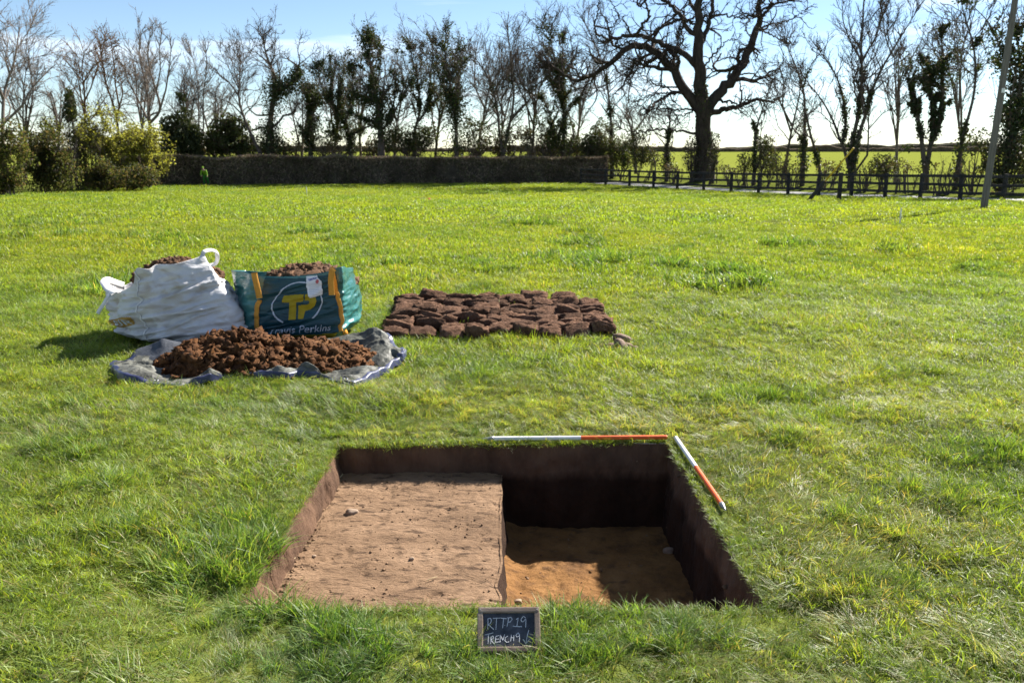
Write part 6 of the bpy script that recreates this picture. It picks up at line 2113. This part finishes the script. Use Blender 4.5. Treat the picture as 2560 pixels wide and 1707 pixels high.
pb_ = thit(2459, 522)
pt_ = dpt(2544, -40, pb_[1] + 0.1)
pd_ = norm(pt_ - pb_)
pole = empty('utility_pole', pb_, 'tall grey timber utility pole with a small plate, standing in the grass', 'pole')
Lp_ = 9.2
ss = np.linspace(-0.3, Lp_, 14)
Vt, Ft = tube(pb_ + pd_ * ss[:, None], np.linspace(0.118, 0.088, 14), 18)
obj('shaft', Vt, Ft, M['pole'], pole, smooth=True)
pm = dpt(1940 + 1466 / 2.613, 593 / 2.613, pb_[1])
tpl = np.linalg.norm(pm - pb_)
Vb, Fb = bevel_box(0.11, 0.012, 0.15, 0.004)
obj('number_plate', Vb + pb_ + pd_ * tpl + [-0.01, -0.125, 0], Fb, M['paper'], pole)
Vb, Fb = bevel_box(1.9, 0.10, 0.12, 0.01)
arm_part = obj('crossarm', Vb + pb_ + pd_ * (Lp_ - 0.35) + [0, -0.16, 0], Fb, M['pole'], pole)
for dx in (-0.85, 0.0, 0.85):
    c = pb_ + pd_ * (Lp_ - 0.35) + [dx, -0.16, 0.06]
    Vt, Ft = tube([c, c + [0, 0, .05], c + [0, 0, .1], c + [0, 0, .15], c + [0, 0, .17]], [0.02, 0.045, 0.035, 0.045, 0.01], 10)
    obj('insulator', Vt, Ft, M['paper'], pole, smooth=True).parent = arm_part
# stay: wire from the pole top to an anchor with a timber and yellow guard
sa_ = thit(1940 + 212 / 2.613, 1312 / 2.613)
stop = pb_ + pd_ * (Lp_ - 0.9)
stay = empty('pole_stay', sa_, 'pole stay with leaning timber foot and yellow guard, wire up to the pole', 'stay')
gd = norm(stop - sa_)
Ls = np.linalg.norm(stop - sa_)


def stay_pt(u, v):                                   # nearest point on the stay to a sight line
    q = norm(ray(u, v))
    o_ = np.array([0, 0, CAM_H])
    best = min(np.linspace(0, Ls, 800), key=lambda t_: np.linalg.norm(np.cross(sa_ + gd * t_ - o_, q)))
    return best


ta, tb = stay_pt(1940 + 330 / 2.613, 1188 / 2.613), stay_pt(1940 + 540 / 2.613, 1000 / 2.613)
Vt, Ft = tube(sa_ + gd * np.array([-0.25, 0.0, ta])[:, None], [0.085, 0.085, 0.075], 10)
obj('timber_foot', Vt, Ft, M['fence'], stay, smooth=True)
Vt, Ft = tube(sa_ + gd * np.array([ta - 0.1, tb])[:, None] + [0, -0.06, 0.02], 0.034, 8)
obj('yellow_guard', Vt, Ft, M['yellow_plastic'], stay, smooth=True)
Vt, Ft = tube(sa_ + gd * np.linspace(ta, Ls, 5)[:, None], 0.006, 5)
obj('stay_wire', Vt, Ft, M['steel'], stay, smooth=True)
q = thit(1940 + 410 / 2.613, 1316 / 2.613)
Vb, Fb = bevel_box(0.15, 0.14, 1.75, 0.012)
ht = dpt(1940 + 410 / 2.613, 1132 / 2.613, q[1])[2]
Vb[:, 2] *= (ht - q[2] + 0.4) / 1.75
post = empty('timber_post', q, 'lone square timber post standing in the grass before the fence', 'post')
obj('shaft', Vb + q + [0, 0, (ht - q[2] - 0.4) / 2], Fb, M['fence'], post)
Vb, Fb = bevel_box(0.17, 0.16, 0.03, 0.008)
obj('cap', Vb + [q[0], q[1], ht + 0.012], Fb, M['fence'], post)

# --- survey markers
for (u, v, h_, mat_, lb) in ((252, 468, 0.34, M['marker_orange'], 'orange survey peg at the shaded field edge by the willow shrubs'), (1073, 502, 0.09, M['marker_orange'], 'small red-orange survey peg in the open grass before the hedge'),
                             (767, 490, 0.45, M['rod_white'], 'thin white survey cane in the grass before the hedge'), (2249, 562, 0.38, M['rod_white'], 'thin white survey cane in the grass beside the pole shadow')):
    c = thit(u, v)
    root = empty('survey_peg', c, lb, 'survey peg', 'survey pegs in the field')
    rr = 0.05 if h_ < 0.4 and mat_ is M['marker_orange'] else 0.018
    Vt, Ft = tube([c - [0, 0, .1], c + [0, 0, h_ * 0.9], c + [0, 0, h_]], [rr, rr, rr * 0.5], 8)
    obj('shaft', Vt, Ft, mat_, root, smooth=True)
    Vt, Ft = tube([c + [0, 0, h_], c + [0, 0, h_ + 0.02]], [rr * 1.3, rr * 1.3], 8)
    obj('top', Vt, Ft, mat_, root, smooth=True)

# --- distance: far hedge and woods
r = np.random.default_rng(501)
xs = np.linspace(-260, 330, 420)
fh = empty('far_hedge', (0, 250, 1), 'long dark hedge along the skyline of the far field', 'hedge')
for dy, hh_, mat_, nm in ((0, 1.5, M['far_hedge'], 'hedge_mass'),):
    top = terrain(xs, xs * 0 + 250) + hh_ + 0.5 * fbm(np.stack([xs * 0.12, 0 * xs, 0 * xs], -1), 1.0, 4, 7) + 0.25 * fbm(np.stack([xs * 0.9, 0 * xs, 0 * xs], -1), 1.0, 3, 9)
    V4 = np.stack([np.stack([xs, 0 * xs + 249.3, 0 * xs - 0.5], -1), np.stack([xs, 0 * xs + 249.2, top - 0.3], -1), np.stack([xs, 0 * xs + 250, top], -1), np.stack([xs, 0 * xs + 250.8, top - 0.3], -1), np.stack([xs, 0 * xs + 250.7, 0 * xs - 0.5], -1)], 0)
    obj(nm, V4, grid_faces(5, len(xs)), mat_, fh)
xs = np.linspace(-900, 1300, 500)
top = 3.6 + 2.0 * fbm(np.stack([xs * 0.006, 0 * xs, 0 * xs], -1), 1.0, 3, 27) + 1.8 * fbm(np.stack([xs * 0.06, 0 * xs, 0 * xs], -1), 1.0, 3, 29) + 2.5 * np.exp(-((xs - 430) / 120) ** 2)
V4 = np.stack([np.stack([xs, 0 * xs + 895, 0 * xs - 1], -1), np.stack([xs, 0 * xs + 893, top * 0.8], -1), np.stack([xs, 0 * xs + 905, top], -1), np.stack([xs, 0 * xs + 935, top * 0.7], -1), np.stack([xs, 0 * xs + 940, 0 * xs - 1], -1)], 0)
obj('far_woodland', V4, grid_faces(5, len(xs)), M['far_wood'], label='distant grey line of woodland on the horizon', cat='woodland', kind='stuff')

# --- stooping person in high-visibility clothes by the hedge
def skin_mesh(joints, bones, radii, levels=2):
    me = bpy.data.meshes.new('figure')
    me.from_pydata([tuple(j) for j in joints], bones, [])
    o = bpy.data.objects.new('figure', me)
    COL.objects.link(o)
    md = o.modifiers.new('skin', 'SKIN')
    md.use_smooth_shade = True
    for i, rd in enumerate(radii):
        me.skin_vertices[0].data[i].radius = rd if isinstance(rd, tuple) else (rd, rd)
    me.skin_vertices[0].data[0].use_root = True
    o.modifiers.new('sub', 'SUBSURF').levels = levels
    out = bpy.data.meshes.new_from_object(o.evaluated_get(bpy.context.evaluated_depsgraph_get()))
    bpy.data.objects.remove(o)
    bpy.data.meshes.remove(me)
    return out


pk = ray(515, 455)
py_ = hedge_y(-22.0) - 1.4
pc = np.array([pk[0] / pk[1] * py_, py_, 0.0])
pc[2] = float(ground_z(pc[0], pc[1]))
PS = 0.86
person = empty('person', pc, 'person in high-visibility yellow jacket and green trousers stooping by the clipped hedge', 'person')
J = [(0, 0, .88), (0, -.06, 1.02), (-.02, -.20, 1.18), (-.03, -.30, 1.28), (-.03, -.36, 1.33), (-.04, -.42, 1.38), (-.04, -.44, 1.48),
     (-.18, -.26, 1.23), (-.24, -.36, .98), (-.17, -.50, .80), (-.15, -.54, .72), (.16, -.26, 1.23), (.24, -.34, .98), (.30, -.46, .78), (.31, -.50, .70),
     (-.10, 0, .84), (-.13, -.10, .48), (-.12, .02, .09), (-.12, -.14, .04), (.10, 0, .84), (.15, -.02, .47), (.17, .10, .09), (.18, -.06, .04)]
Bn = [(0, 1), (1, 2), (2, 3), (3, 4), (4, 5), (5, 6), (3, 7), (7, 8), (8, 9), (9, 10), (3, 11), (11, 12), (12, 13), (13, 14), (0, 15), (15, 16), (16, 17), (17, 18), (0, 19), (19, 20), (20, 21), (21, 22)]
Rd = [.13, .13, .14, .11, .055, .085, .07, .065, .05, .04, .04, .065, .05, .04, .04, .09, .065, .045, .04, .09, .065, .045, .04]
link('body', skin_mesh(J, Bn, Rd), M['skin'], person)
jk = [0, 1, 2, 3, 7, 8, 9, 11, 12, 13]
mp_ = {a: i for i, a in enumerate(jk)}
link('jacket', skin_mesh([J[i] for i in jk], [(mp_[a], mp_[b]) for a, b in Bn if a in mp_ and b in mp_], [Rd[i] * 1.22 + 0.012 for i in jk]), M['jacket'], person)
tr = [0, 15, 16, 17, 19, 20, 21]
mp_ = {a: i for i, a in enumerate(tr)}
link('trousers', skin_mesh([J[i] for i in tr], [(mp_[a], mp_[b]) for a, b in Bn if a in mp_ and b in mp_], [Rd[i] * 1.15 + 0.012 for i in tr]), M['trousers'], person)
Vh, Fh = ICO2
hk = Vh[:, 2] > -0.2
person.scale = (PS, PS, PS)
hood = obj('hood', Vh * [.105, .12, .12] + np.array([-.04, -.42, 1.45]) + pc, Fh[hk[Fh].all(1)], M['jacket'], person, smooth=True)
for sx2, fy in ((-.12, -.08), (.175, .0)):
    Vb, Fb = bevel_box(.10, .26, .09, .03)
    obj('boot', Vb + pc + [sx2, fy, .045], Fb, M['dark_cloth'], person, smooth=True)
